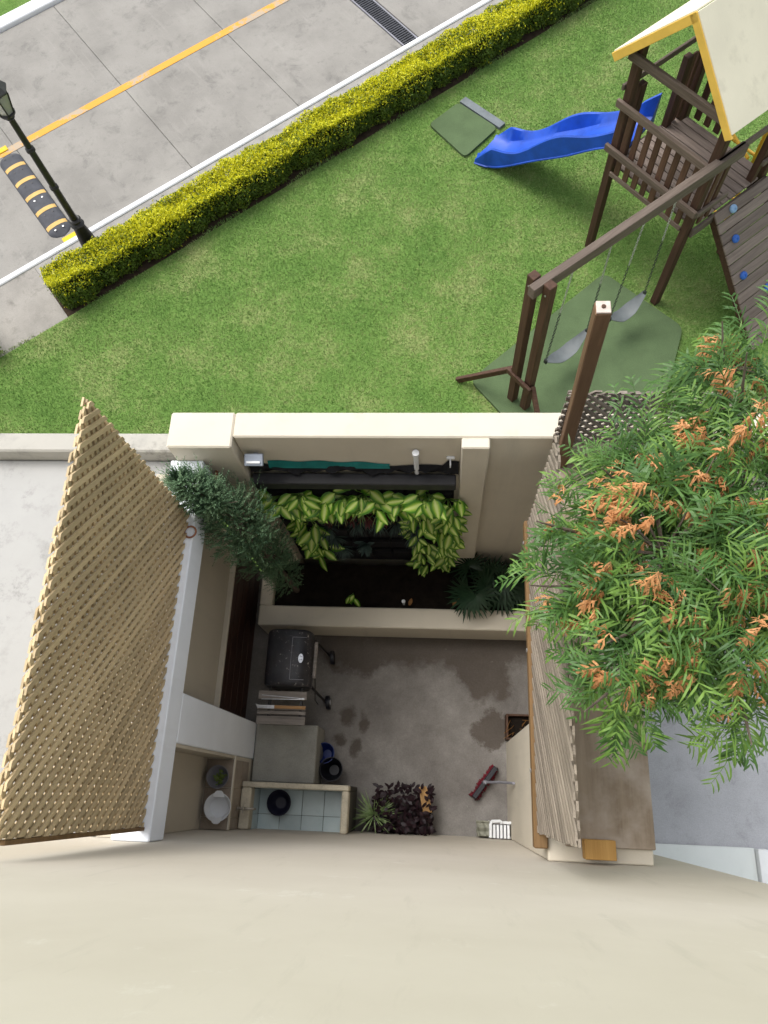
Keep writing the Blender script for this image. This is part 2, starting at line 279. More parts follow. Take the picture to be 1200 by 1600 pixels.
# ------------------------------------------------------------------ mesh helpers
ORG = {}
def V(*a): return Vector(a)
class MB:
    def __init__(s): s.v = []; s.f = []; s.mi = []; s.cur = 0
    def add(s, vs_, fs):
        o = len(s.v); s.v += [tuple(x) for x in vs_]; s.f += [tuple(i+o for i in f) for f in fs]; s.mi += [s.cur]*len(fs); return s
    def box(s, c, h, ax=None, ch=.004):
        c = Vector(c); X, Y, Z = ax or (V(1, 0, 0), V(0, 1, 0), V(0, 0, 1)); h = [max(x, .0006) for x in h]
        ch = min(ch, min(h)*.45)
        P = lambda x, y, z: c+X*x+Y*y+Z*z
        if ch <= 0:
            vs_ = [P(x*h[0], y*h[1], z*h[2]) for x in (-1, 1) for y in (-1, 1) for z in (-1, 1)]
            return s.add(vs_, [(0, 1, 3, 2), (4, 6, 7, 5), (0, 4, 5, 1), (2, 3, 7, 6), (0, 2, 6, 4), (1, 5, 7, 3)])
        a, b, d = h; vs_ = []; idx = {}
        for x in (-1, 1):
            for y in (-1, 1):
                for z in (-1, 1):
                    for k_, q in enumerate(((a, b-ch, d-ch), (a-ch, b, d-ch), (a-ch, b-ch, d))):
                        idx[(x, y, z, k_)] = len(vs_); vs_.append(P(x*q[0], y*q[1], z*q[2]))
        fs = []
        for x in (-1, 1): fs.append([idx[(x, y, z, 0)] for y, z in ((-1, -1), (1, -1), (1, 1), (-1, 1))][::x])
        for y in (-1, 1): fs.append([idx[(x, y, z, 1)] for x, z in ((-1, -1), (-1, 1), (1, 1), (1, -1))][::y])
        for z in (-1, 1): fs.append([idx[(x, y, z, 2)] for x, y in ((-1, -1), (1, -1), (1, 1), (-1, 1))][::z])
        for z in (-1, 1):
            for y in (-1, 1): fs.append([idx[(-1, y, z, 1)], idx[(1, y, z, 1)], idx[(1, y, z, 2)], idx[(-1, y, z, 2)]])
            for x in (-1, 1): fs.append([idx[(x, -1, z, 0)], idx[(x, 1, z, 0)], idx[(x, 1, z, 2)], idx[(x, -1, z, 2)]])
        for x in (-1, 1):
            for y in (-1, 1):
                fs.append([idx[(x, y, -1, 0)], idx[(x, y, 1, 0)], idx[(x, y, 1, 1)], idx[(x, y, -1, 1)]])
                for z in (-1, 1): fs.append([idx[(x, y, z, 0)], idx[(x, y, z, 1)], idx[(x, y, z, 2)]])
        return s.add(vs_, fs)
    def b2(s, lo, hi, ch=.006): lo, hi = Vector(lo), Vector(hi); return s.box((lo+hi)/2, (hi-lo)/2, None, ch)
    def bar(s, a, b, w, h, up=(0, 0, 1), ch=.005):       # timber from a to b, w across, h along up
        a, b = Vector(a), Vector(b); X = (b-a).normalized(); up = Vector(up)
        Z = (up-X*up.dot(X)).normalized(); Y = Z.cross(X)
        return s.box((a+b)/2, ((b-a).length/2, w/2, h/2), (X, Y, Z), ch)
    def tube(s, pts, r, n=10, caps=True, sx=1.0):
        pts = [Vector(p) for p in pts]; rs = r if isinstance(r, (list, tuple)) else [r]*len(pts); vs_ = []; prev = None
        for i, p in enumerate(pts):
            t = (pts[min(i+1, len(pts)-1)]-pts[max(i-1, 0)]).normalized()
            if prev is None: a = t.orthogonal().normalized()
            else: a = (prev-t*prev.dot(t)).normalized() if (prev-t*prev.dot(t)).length > 1e-5 else t.orthogonal().normalized()
            prev = a; b = t.cross(a)
            for j in range(n): an = 2*PI*j/n; vs_.append(p+(a*math.cos(an)+b*math.sin(an)*sx)*rs[i])
        fs = [(i*n+j, i*n+(j+1) % n, (i+1)*n+(j+1) % n, (i+1)*n+j) for i in range(len(pts)-1) for j in range(n)]
        if caps: fs += [tuple(range(n))[::-1], tuple((len(pts)-1)*n+j for j in range(n))]
        return s.add(vs_, fs)
    def lathe(s, c, prof, n=24, axis=(0, 0, 1), ref=None):
        c = Vector(c); Z = Vector(axis).normalized(); X = Vector(ref) if ref else Z.orthogonal().normalized(); Y = Z.cross(X)
        vs_ = [c+Z*z+(X*math.cos(2*PI*j/n)+Y*math.sin(2*PI*j/n))*r for r, z in prof for j in range(n)]
        fs = [(i*n+j, i*n+(j+1) % n, (i+1)*n+(j+1) % n, (i+1)*n+j) for i in range(len(prof)-1) for j in range(n)]
        if prof[0][0] > 1e-4: fs.append(tuple(range(n))[::-1])
        if prof[-1][0] > 1e-4: fs.append(tuple((len(prof)-1)*n+j for j in range(n)))
        return s.add(vs_, fs)
    def prism(s, poly, d):
        d = Vector(d); n = len(poly); a = [Vector(p) for p in poly]
        return s.add(a+[p+d for p in a], [tuple(range(n))[::-1], tuple(range(n, 2*n))]+[(i, (i+1) % n, n+(i+1) % n, n+i) for i in range(n)])
    def grid(s, rows, close=False):
        n = len(rows[0]); o = [p for r in rows for p in r]
        fs = [(i*n+j, i*n+j+1, (i+1)*n+j+1, (i+1)*n+j) for i in range(len(rows)-1) for j in range(n-1)]
        return s.add(o, fs)
    def build(s, name, mats, parent=None, smooth=False, loc=None):
        me = bpy.data.meshes.new(name); org = ORG[parent.name] if parent else (Vector(loc) if loc is not None else Vector((0, 0, 0)))
        me.from_pydata([tuple(Vector(p)-org) for p in s.v], [], s.f)
        mats = mats if isinstance(mats, (list, tuple)) else [mats]
        for m_ in mats: me.materials.append(m_)
        if len(mats) > 1: me.polygons.foreach_set('material_index', s.mi)
        if smooth: me.polygons.foreach_set('use_smooth', [True]*len(me.polygons))
        me.update(); fix_normals(me)
        o = bpy.data.objects.new(name, me); col.objects.link(o); ORG[o.name] = org
        if smooth: shade_angle(o)
        if parent: o.parent = parent
        else: o.location = org
        return o
import bmesh
def fix_normals(me):
    if len(me.polygons) > 6000: return
    b = bmesh.new(); b.from_mesh(me); bmesh.ops.recalc_face_normals(b, faces=b.faces); b.to_mesh(me); b.free()
def shade_angle(o, ang=40):
    try:
        me = o.data
        b = bmesh.new(); b.from_mesh(me)
        for e in b.edges:
            if len(e.link_faces) == 2 and e.calc_face_angle(0) > math.radians(ang): e.smooth = False
        b.to_mesh(me); b.free()
    except Exception: pass
def raw(name, vs_, tris, mats, parent=None, mi=None, quads=False, loc=(0, 0, 0)):      # big numpy meshes
    org = np.array(ORG[parent.name] if parent else loc, dtype=np.float64)
    me = bpy.data.meshes.new(name); vs_ = (np.asarray(vs_, np.float64)-org).astype(np.float32); tris = np.asarray(tris, np.int32)
    k_ = tris.shape[1]; me.vertices.add(len(vs_)); me.vertices.foreach_set('co', vs_.ravel())
    me.loops.add(tris.size); me.loops.foreach_set('vertex_index', tris.ravel())
    me.polygons.add(len(tris)); me.polygons.foreach_set('loop_start', np.arange(0, tris.size, k_, dtype=np.int32))
    for m_ in (mats if isinstance(mats, (list, tuple)) else [mats]): me.materials.append(m_)
    if mi is not None: me.polygons.foreach_set('material_index', np.asarray(mi, np.int32))
    me.update(calc_edges=True); me.validate()
    o = bpy.data.objects.new(name, me); col.objects.link(o); ORG[o.name] = Vector(org)
    if parent: o.parent = parent
    else: o.location = org
    return o
def tag(o, label=None, cat=None, group=None, kind=None):
    if label: o['label'] = label
    if cat: o['category'] = cat
    if group: o['group'] = group
    if kind: o['kind'] = kind
    return o
def thing(name, loc, label, cat, group=None):
    o = bpy.data.objects.new(name, None); col.objects.link(o); o.location = loc; o.empty_display_size = .1; ORG[o.name] = Vector(loc)
    return tag(o, label, cat, group)
def structure(o): o['kind'] = 'structure'; return o
def clip(poly, lo, hi):
    for ax in (0, 1):
        for sgn, lim in ((1, lo[ax]), (-1, hi[ax])):
            out = []
            for i in range(len(poly)):
                a, b = poly[i], poly[(i+1) % len(poly)]; da, db = sgn*(a[ax]-lim), sgn*(b[ax]-lim)
                if da >= 0: out.append(a)
                if (da > 0) != (db > 0) and abs(da-db) > 1e-9:
                    t = da/(da-db); out.append((a[0]+(b[0]-a[0])*t, a[1]+(b[1]-a[1])*t))
            poly = out
            if len(poly) < 3: return []
    return poly

# ================================================================== THE SETTING
structure(MB().add([(-150, -150, -.16), (150, -150, -.16), (150, 150, -.16), (-150, 150, -.16)], [(0, 1, 2, 3)]).build('ground', M_lawn))
def flat(name, poly, z0, z1, mat): return structure(MB().prism([(p[0], p[1], z0) for p in poly], (0, 0, z1-z0)).build(name, mat))
flat('lawn', [tuple(road(-4.9, -1.13)), tuple(road(70, -1.13)), (90, 2.74)], -.15, 0, M_lawn)
flat('garden_path', [tuple(road(-40, -1.126)), tuple(road(.55, -1.126)), tuple(road(.55, -.002)), tuple(road(-40, -.002))], -.15, -.004, M_walk)
flat('planting_bed', [tuple(road(.554, -1.126)), tuple(road(70, -1.126)), tuple(road(70, -.404)), tuple(road(.554, -.404))], -.15, -.006, M_soil2)
flat('gutter', [tuple(road(.554, -.4)), tuple(road(70, -.4)), tuple(road(70, -.002)), tuple(road(.554, -.002))], -.15, -.002, M_gutter)
AX = (R_D, Q_D, V(0, 0, 1))
rd = flat('road', [tuple(road(-40, .1)), tuple(road(70, .1)), tuple(road(70, 5.1)), tuple(road(-40, 5.1))], -.15, -.075, M_gutter)
js = [-2.6, -.65, 1.35, 3.35, 5.33, 7.36]
for t0, t1 in ((.105, 2.46), (2.468, 5.09)):          # concrete slabs with recessed joints
    for a, b in zip(js[:-1], js[1:]):
        MB().box(road((a+b)/2, (t0+t1)/2, -.06), ((b-a)/2-.0032, (t1-t0)/2-.002, .014), AX, .006).build('slab', M_road, rd)
    for a, b in ((7.69, 9.7), (9.7, 11.7)):
        MB().box(road((a+b)/2, (t0+t1)/2, -.06), ((b-a)/2-.0032, (t1-t0)/2-.002, .014), AX, .006).build('slab', M_road, rd)
    for a, b in ((-40, -2.6), (11.7, 70)):
        MB().box(road((a+b)/2, (t0+t1)/2, -.06), ((b-a)/2-.0032, (t1-t0)/2-.002, .014), AX, .006).build('slab', M_road, rd)
ZR = -.046
structure(MB().box(road(15, 2.43, ZR+.004), (55, .07, .0025), AX, 0).build('road_marking', M_yline))
for nm, t0, t1 in (('kerb', 0, .1), ('far_kerb', 5.1, 5.38)):
    structure(MB().box(road(15, (t0+t1)/2, -.05), (55, (t1-t0)/2-.001, .075), AX, .015).build(nm, M_wkerb))
flat('verge', [tuple(road(-40, 5.385)), tuple(road(70, 5.385)), tuple(road(70, 30)), tuple(road(-40, 30))], -.15, -.01, M_lawn)

# grass blades on the lawn in view
def grass(name, n, x0, x1, y0, y1, test, zb=0, label='', parent=None, lo=.014, hi=.034):
    x = rng.uniform(x0, x1, n); y = rng.uniform(y0, y1, n); ok = test(x, y); x, y = x[ok], y[ok]; n = len(x)
    a = rng.uniform(0, 2*PI, n); h = rng.uniform(lo, hi, n); wd = rng.uniform(.0032, .006, n); la = rng.uniform(0, 2*PI, n); le = h*rng.uniform(.2, 1.1, n)
    P0 = np.stack([x-np.cos(a)*wd, y-np.sin(a)*wd, np.full(n, zb-.004)], 1); P1 = np.stack([x+np.cos(a)*wd, y+np.sin(a)*wd, np.full(n, zb-.004)], 1)
    P2 = np.stack([x+np.cos(la)*le, y+np.sin(la)*le, zb+h], 1)
    vs_ = np.stack([P0, P1, P2], 1).reshape(-1, 3)
    o = raw(name, vs_, np.arange(3*n).reshape(-1, 3), M_grass); tag(o, label, 'grass', kind='stuff'); return o
def tq(x, y): return (x-K0.x)*Q_D.x+(y-K0.y)*Q_D.y
def sq(x, y): return (x-K0.x)*R_D.x+(y-K0.y)*R_D.y
clump = lambda x, y: (np.sin(x*3.1+np.sin(y*2.3)*1.7)+np.sin(y*4.1+x*1.3))*.02
grass('grass', 640000, -6.6, 5.2, 2.74, 13.2, lambda x, y: (tq(x, y) < -1.11+clump(x, y)*1.6) & (x < 1.2+.42*(y-2.7)+1.5) & (x > -6.6), label='short green lawn grass with dry yellowish patches')
grass('grass', 9000, -9.2, -6.4, 11.6, 14.0, lambda x, y: tq(x, y) > 5.36, -.01, label='sliver of green grass beyond the far white kerb')

# --- patio and its walls
patio = flat('patio_floor', [(-2.30, -.36), (1.34, -.36), (1.34, 2.43), (-2.30, 2.43)], -.1, .004, M_patio)
flat('neighbour_patio_floor', [(1.354, -6), (9, -6), (9, 2.5), (1.354, 2.5)], -.1, .002, M_nfloor)
FY = -.345
# own building: the facade the photograph looks down along
b = thing('apartment_building', (-1, FY, 0), 'tall cream plastered house wall filling the bottom of the picture', 'building')
mb = MB(); mb.b2((-7, -4.5, 0), (1.72, FY, 7.85), .02); mb.build('wall', M_facade, b)
MB().b2((-7, -.57, 7.852), (1.745, FY+.025, 7.92), .012).build('coping', M_facade, b)
# recessed pale neighbour house with low step and window
nb = thing('neighbouring_house', (2.6, -1.5, 0), 'pale neighbouring house wall and step at the lower right edge', 'building')
MB().b2((1.724, -4.5, 0), (7, -1.3, 6.5), .02).build('wall', M_pale, nb)
MB().b2((1.724, -1.298, .003), (3.09, -.33, .06), .008).build('step', M_pale, nb)
wn = MB().b2((3.094, -1.29, .01), (3.2, -.335, .13), .006).build('window_frame', M_wpl, nb)
MB().b2((3.34, -1.29, .01), (3.42, -.335, .13), .006).build('window_frame', M_wpl, nb)
MB().b2((3.2, -1.29, .03), (3.34, -.335, .06), .004).build('window_pane', M_wglass, nb)

# back garden wall
gw = thing('garden_wall', (-.5, 2.6, 0), 'cream perimeter wall with wide flat top between patio and lawn', 'wall')
MB().b2((-1.62, 2.52, 0), (3.4, 2.735, 3.30), .012).build('wall_panel', M_cream, gw)
MB().b2((-2.13, 2.43, 0), (-1.622, 2.735, 3.302), .012).build('pilaster', M_cream, gw)
MB().b2((.13, 2.43, 0), (.34, 2.518, 3.302), .010).build('pilaster', M_cream, gw)
# left: roof slab next door, its parapet, the white frame wall
ls = thing('flat_roof', (-4, 1.2, 0), 'limewashed concrete roof slab with mould stains left of the lattice', 'roof')
MB().b2((-9, FY+.004, 2.5), (-2.16, 2.56, 2.78), .01).build('roof_slab', M_slab, ls)
MB().b2((-9, 2.564, 2.4), (-2.136, 2.735, 2.95), .015).build('parapet', M_parapet, ls)
MB().b2((-9, FY+.004, 0), (-2.4, 2.54, 2.498), .01).build('wall', M_beige, ls)
XF, XB = -1.905, -2.17
fw = thing('side_wall', (-2.05, 1, 0), 'side wall with white beam and column framing beige recesses', 'wall')
MB().b2((XB, FY+.003, 2.80), (XF, 2.428, 3.07), .008).build('beam', M_white, fw)
MB().b2((XB, .30, .0), (XF, .655, 2.798), .008).build('column', M_white, fw)
MB().b2((XB-.22, FY+.003, 1.16), (XB-.002, 2.428, 2.798), .0).build('recess_wall', M_beige, fw)
MB().b2((XB-.2, .66, 1.11), (XB+.045, 2.428, 1.156), .006).build('ledge', M_cream, fw)
for i in range(5): MB().b2((XB-.15, .66, .02+i*.218), (XB+.02, 2.428, .232+i*.218), .005).build('plank', M_wains, fw)
# niche beside the sink: column cheek, tiled sill and splashback
MB().b2((XB-.001, .272, 1.17), (XF-.006, .298, 2.797), .003).build('recess_cheek', M_beige, fw)
MB().b2((XB-.2, FY+.003, .0), (XF-.012, .298, 1.142), .003).build('sill_base', M_cream, fw)
for i, (a, b_) in enumerate(((-.34, -.24), (-.235, .015), (.02, .262))):
    MB().b2((XB+.002, a, 1.143), (XF-.014, b_, 1.157), .003).build('sill_tile', M_btile, fw)
    for j, (z0, z1) in enumerate(((.63, .87), (.875, 1.115))): MB().b2((XF-.0115, a, z0), (XF+.002, b_, z1), .003).build('wall_tile', M_btile, fw)
MB().b2((XF-.013, FY+.003, 1.118), (XF+.004, .298, 1.160), .004).build('sill_edge', M_cream, fw)
# right: short party wall, alcove back wall
pw = thing('party_wall', (.8, .1, 0), 'cream wall at the right of the patio below the weathered lattice', 'wall')
MB().b2((.69, FY+.003, 0), (1.35, .585, 2.998), .008).build('wall_panel', M_cream, pw)
MB().b2((1.22, .588, 0), (1.35, 2.515, 2.998), .006).build('wall_panel', M_beige, pw)
# planter bed
pb = thing('planter_bed', (-.5, 2.0, 0), 'long cream walled planter bed filled with black soil', 'planter')
MB().b2((-2.0, 1.68, .004), (1.217, 1.90, .50), .012).build('curb', M_cream, pb)
MB().b2((-2.0, 1.903, .004), (-1.86, 2.426, .498), .012).build('curb', M_cream, pb)
rows = []
for i in range(40):
    rows.append([V(-1.858+i*(3.07/39), 1.905+j*.0565, .40+random.uniform(-.018, .018)) for j in range(10)])
MB().grid(rows).build('soil', M_soil, pb, smooth=True)
MB().lathe((-.42, 1.97, .39), [(.012, 0), (.012, .10), (.02, .105), (.02, .13), (0, .132)], 10).build('sprinkler', M_wpl, pb)

# ================================================================== LATTICES
def lattice(name, label, org, axis, length, z0, z1, key, pitch=.085, wd=.027, th=.012, nrm=None, layers=2):
    # axis: horizontal unit direction of the panel; nrm: unit normal towards the front layer
    t = thing(name, (org[0], org[1], z0), label, 'lattice'); ax = Vector(axis); nrm = Vector(nrm); o = Vector((org[0], org[1], 0))
    hgt = z1-z0; pm = .0
    off0 = random.uniform(0, pitch)
    for lay, sgn in enumerate((1, -1, 1)[:layers]):                 # sgn 1 (front layer): high at the start, low at the end
        n = int((length+hgt)/pitch)+2; off = (off0, random.uniform(0, pitch), off0+pitch*.35)[lay]
        for i in range(n):
            c = -0.0+off+i*pitch
            d = (math.sqrt(.5), -math.sqrt(.5)*sgn)
            base = (c-(hgt if sgn > 0 else 0), hgt) if sgn > 0 else (c-hgt, 0)
            wq = (wd, wd*1.15, wd*1.5)[lay]; tq_ = (th, th, th)[lay]; nr = (-d[1]*wq/2, d[0]*wq/2); L = hgt*1.5+.1; e0 = -.06
            p = [(base[0]+d[0]*e0+nr[0], base[1]+d[1]*e0+nr[1]), (base[0]+d[0]*L+nr[0], base[1]+d[1]*L+nr[1]), (base[0]+d[0]*L-nr[0], base[1]+d[1]*L-nr[1]), (base[0]+d[0]*e0-nr[0], base[1]+d[1]*e0-nr[1])]
            jz = random.uniform(-.008, .01); jy = random.uniform(-.006, .006)
            p = clip(p, (0+jy, 0), (length+jy, hgt+jz))
            if len(p) < 3: continue
            fo = (.0012, -th-.0012, -2*th-.0036)[lay]+random.uniform(-.001, .001)
            MB().prism([o+ax*a+nrm*fo+V(0, 0, z0+z) for a, z in p], nrm*tq_).build('slat', M_lattice[(key, sgn)], t)
    return t
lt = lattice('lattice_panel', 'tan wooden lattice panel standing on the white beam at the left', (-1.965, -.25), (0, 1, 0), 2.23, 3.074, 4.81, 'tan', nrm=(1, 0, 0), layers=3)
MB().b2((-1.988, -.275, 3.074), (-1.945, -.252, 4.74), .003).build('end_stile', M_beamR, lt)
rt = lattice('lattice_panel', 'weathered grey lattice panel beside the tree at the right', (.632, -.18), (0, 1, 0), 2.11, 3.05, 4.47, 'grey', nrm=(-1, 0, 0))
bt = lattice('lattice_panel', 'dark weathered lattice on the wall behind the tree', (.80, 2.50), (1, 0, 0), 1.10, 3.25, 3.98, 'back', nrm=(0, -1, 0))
cp = thing('wooden_beam', (.65, 1, 2.98), 'brown wooden beam under the weathered right lattice', 'beam')
MB().b2((.600, -.27, 2.95), (.688, 1.96, 3.046), .008).build('timber', M_beamR, cp)
for y_ in (.3, 1.1, 1.9): MB().lathe((.599, y_-.1, 2.99), [(.014, 0), (.014, .006), (0, .009)], 8, (-1, 0, 0)).build('bolt', M_bolt, cp)
cpost = thing('corner_post', (.89, 2.46, 3.0), 'square brown timber post rising at the corner of the right lattice', 'post')
MB().bar((.89, 2.43, 3.05), (.83, 2.45, 4.93), .085, .085, (0, 1, 0), .006).build('timber', M_corner, cpost)
MB().b2((.792, 2.412, 4.93), (.868, 2.488, 4.941), .003).build('cap', plain('pale_end_grain', (.55, .47, .42), .8, .2, .15, 30), cpost)
MB().lathe((.83, 2.45, 4.941), [(.012, 0), (.012, .006), (0, .008)], 10).build('bolt', M_boxw, cpost)
ply = thing('wooden_cover', (1.1, 1.1, 3.0), 'flat weathered plywood cover beside the right lattice under the tree', 'cover')
for i, (a, b_) in enumerate(((-.25, 1.10), (1.104, 2.30))): MB().b2((.80, a, 3.0+i*.004), (1.36, b_, 3.03+i*.004), .006).build('board', M_ply, ply)
MB().b2((.78, 2.304, 3.0), (1.36, 2.425, 3.05), .006).build('board', M_ply, ply)
MB().bar((.95, 2.36, 3.07), (1.5, 1.75, 3.07), .05, .05).build('batten', M_ply, ply)
bk = thing('timber_block', (.93, -.29, 3.05), 'short orange timber block at the lower end of the plywood cover', 'block')
MB().b2((.90, -.315, 3.036), (1.09, -.2, 3.14), .004).build('timber', M_block, bk)


# ================================================================== ROAD THINGS
mp_ = thing('drain_grate', road(7.52, 2.6, -.07), 'long dark metal drain grate set across the road', 'drain')
MB().box(road(7.39, 2.6, -.06), (.012, 2.48, .014), AX, .002).build('frame', M_gpl, mp_); MB().box(road(7.66, 2.6, -.06), (.012, 2.48, .014), AX, .002).build('frame', M_gpl, mp_)
mb = MB()
for i in range(98): mb.box(road(7.525, .15+i*.0505, -.058), (.118, .012, .01), AX, 0)
for ds in (-.06, .06): mb.box(road(7.525+ds, 2.6, -.064), (.008, 2.47, .005), AX, 0)
mb.build('bars', M_rub, mp_)
# speed bump
sb = thing('speed_bump', road(1.17, 1.32, ZR), 'black rubber speed bump with yellow stripes beside the lamp post', 'speed bump')
def hump(t): return min(1, max(0, .16+(1-abs(t))*1.6))
def bump_strip(name, mat, t0, t1, lift, n=2, par=None, hw=.18):
    prof = [(-1, 0), (-.93, .35), (-.7, .75), (-.4, .97), (0, 1.05), (.4, .97), (.7, .75), (.93, .35), (1, 0)]; rws = []
    for i in range(n+1):
        t = t0+(t1-t0)*i/n; e = min(t-.28, 2.36-t); wr = 1 if e > .17 else math.sqrt(max(0.02, 1-((.17-e)/.17)**2)); hr = 1 if e > .12 else max(.12, (e/.12))
        rws.append([road(1.17+p*hw*wr, t, ZR+.002+.05*h*hr+(lift if h > 0 else 0)) for p, h in prof])
    m_ = MB().grid(rws)
    return m_.build(name, mat, par, smooth=True)
body = bump_strip('body', M_rub, .28, 2.36, 0, 60, sb)
for i in range(5): bump_strip('stripe', M_bumpy, .47+i*.37, .55+i*.37, .0035, 2, sb, .176)
for i in range(6):
    for q in (-.06, .07): MB().lathe(road(1.17+q, .40+i*.365, ZR+.054), [(.016, 0), (.016, .003), (0, .005)], 8).build('bolt', M_bolt if i in (0, 2) else M_bpl, sb)
for t_, lab in ((.18, 'small yellow marker at the kerb end of the speed bump'), (2.50, 'yellow marker at the far end of the speed bump')):
    y_ = MB().box(road(1.22 if t_ < 1 else 1.1, t_, ZR+.012), (.11 if t_ < 1 else .15, .055, .009), AX, .004).build('road_marker', M_yplate, loc=road(1.2, t_, ZR)); tag(y_, lab, 'road marker')
# street lamp
LP = V(-5.16, 7.30, 0)
lp = thing('street_lamp', LP, 'black post lamp with glazed lantern behind the yellow hedge', 'street lamp')
MB().lathe(LP, [(.13, 0), (.135, .02), (.125, .06), (.105, .28), (.085, .42), (.075, .46)], 20).build('base', M_black, lp, True)
MB().lathe(LP, [(.075, .46), (.095, .47), (.10, .49), (.085, .51), (.06, .53), (.085, .55), (.088, .57), (.07, .59)], 20).build('collar', M_black, lp, True)
MB().lathe(LP, [(.050, .59), (.045, 1.3), (.038, 2.2)], 16).build('shaft', M_black, lp, True)
for z_ in (1.12, 1.72): MB().lathe(LP+V(0, 0, z_), [(.045, 0), (.058, .01), (.058, .03), (.05, .04), (.056, .055), (.043, .07)], 16).build('ring', M_black, lp, True)
hd = MB().lathe(LP, [(.045, 2.19), (.06, 2.21), (.04, 2.235), (.09, 2.25), (.10, 2.275), (.085, 2.285)], 12).build('lantern', M_black, lp)
for i in range(6):
    a0, a1 = PI/3*i, PI/3*(i+1); P_ = lambda a, r, z: LP+V(math.cos(a)*r, math.sin(a)*r, z)
    MB().tube([P_(a0, .088, 2.28), P_(a0, .15, 2.52), P_(a0, .14, 2.56)], .009, 6).build('lantern_bar', M_black, hd)
    MB().add([P_(a0, .082, 2.285), P_(a1, .082, 2.285), P_(a1, .142, 2.52), P_(a0, .142, 2.52)], [(0, 1, 2, 3)]).build('lantern_pane', M_lglass, hd)
MB().lathe(LP, [(.165, 2.54), (.17, 2.56), (.12, 2.63), (.06, 2.69), (.03, 2.71), (.035, 2.74), (.02, 2.77), (0, 2.80)], 6).build('lantern_roof', M_lroof, hd)
MB().lathe(LP, [(.03, 2.285), (.03, 2.36), (.045, 2.38), (.05, 2.44), (0, 2.48)], 10).build('bulb', M_wpl, hd)

# ================================================================== HEDGES
def hedge(label, s0, s1, t0, t1, h, n):
    o = thing('clipped_hedge', road((s0+s1)/2, (t0+t1)/2, 0), label, 'hedge')
    # branches core
    MB().box(road((s0+s1)/2, (t0+t1)/2, h*.40), ((s1-s0)/2-.1, (t1-t0)/2-.11, h*.36), AX, .05).build('branches', M_hedge_c, o)
    L, W = s1-s0, t1-t0
    wob = lambda s, c: .035*np.sin(s*4.3+c)+.025*np.sin(s*9.7+c*2.1)+.02*np.sin(s*17+c*.7)
    ar = np.array([W*L*1.7, h*L*.75, h*L, W*h]); ar = ar/ar.sum(); pick = rng.choice(4, n, p=ar)
    a = rng.uniform(0, 1, n); b_ = rng.uniform(0, 1, n); dep = np.abs(rng.normal(0, .045, n)); spike = (rng.uniform(0, 1, n) < .06)*rng.uniform(0, .06, n); dep = dep-spike
    s = s0+a*L; t = np.where(pick == 0, t0+b_*W, np.where(pick == 1, t0+dep, t1-dep)); z = np.where(pick == 0, h-dep, b_*h)
    e = pick == 3; s = np.where(e, s0+dep, s); t = np.where(e, t0+a*W, t)
    bul = .05*np.sin(np.clip(z/h, 0, 1)*PI)
    t = np.where(pick == 1, t-bul+wob(s, 1), np.where(pick == 2, t+bul+wob(s, 3), t)); z = np.where(pick == 0, z+wob(s, 5)*.8+.03*np.sin(t*13+s*3), z)
    # rounded corners
    zc = np.clip((z-(h-.1))/.1, 0, 1); t = t+np.where(pick == 1, .05*zc**2, np.where(pick == 2, -.05*zc**2, 0))
    s = np.where((s-s0) < .2, s0+(s-s0)+.06*(np.abs(t-(t0+t1)/2)/(W/2))**2, s)
    P = np.stack([K0.x+R_D.x*s+Q_D.x*t, K0.y+R_D.y*s+Q_D.y*t, np.maximum(z, .02)], 1)
    d1 = rng.normal(size=(n, 3)); d1[:, 2] += .35; d1 /= np.linalg.norm(d1, axis=1)[:, None]; d2 = np.cross(d1, rng.normal(size=(n, 3))); d2 /= np.linalg.norm(d2, axis=1)[:, None]
    ln = rng.uniform(.013, .026, n)[:, None]; wd = ln*.38
    vs_ = np.stack([P-d1*ln, P+d2*wd, P+d1*ln, P-d2*wd], 1).reshape(-1, 3)
    yel = np.clip(.03+.95*np.clip((z/h-.55)/.4, 0, 1)+.25*spike/.06, 0, .97); yel = np.where((pick == 0), np.where(dep < .07, .93, .3), yel*.75)
    yel = yel*(.88+.12*np.sin(s*2.9+1)*np.sin(t*7+s))
    mi = (rng.uniform(0, 1, n) > yel).astype(np.int32)
    raw('foliage', vs_, np.arange(4*n).reshape(-1, 4), [M_hedge_y, M_hedge_g], o, mi)
    return o
hedge('long clipped hedge with bright yellow-green top between road and lawn', .58, 11.5, -1.05, -.62, .47, 150000)
hedge('corner of another clipped yellow hedge at the left picture edge', -2.6, -.42, -1.05, -.62, .47, 16000)

# ================================================================== PLAYGROUND
A = V(1.96, 7.17, 0); B = A+U_D*1.23; C = B+V_D*1.23; D = A+V_D*1.23; ZU = V(0, 0, 1); ZD = 1.40
def tp(u_, v_, z): return A+U_D*u_+V_D*v_+V(0, 0, z)
UA = (U_D, V_D, ZU)
tw = thing('play_tower', (A+C)/2, 'dark wooden play tower with cream gable roof on the lawn', 'play tower')
for (u_, v_, zt) in ((0, 0, 2.9), (1.23, 0, 2.86), (1.23, 1.23, 2.86), (0, 1.23, 2.86)): MB().box(tp(u_, v_, zt/2), (.047, .047, zt/2), UA, .006).build('post', M_post, tw)
nb_ = 10; pw_ = 1.2/nb_
for i in range(nb_): MB().box(tp(.615, .03+pw_*(i+.5), ZD-.018), (.56 if i in (0, 9) else .66, pw_/2-.006, .016), UA, .004).build('deck_board', M_deck, tw)
for v_ in (-.065, 1.295): MB().box(tp(.615, v_*.75, ZD-.07), (.57, .012, .03), UA, .005).build('joist', M_railU, tw)
for u_ in (-.07, 1.30): MB().box(tp(u_, .615, ZD-.1), (.018, .60, .06), UA, .005).build('joist', M_railV, tw)
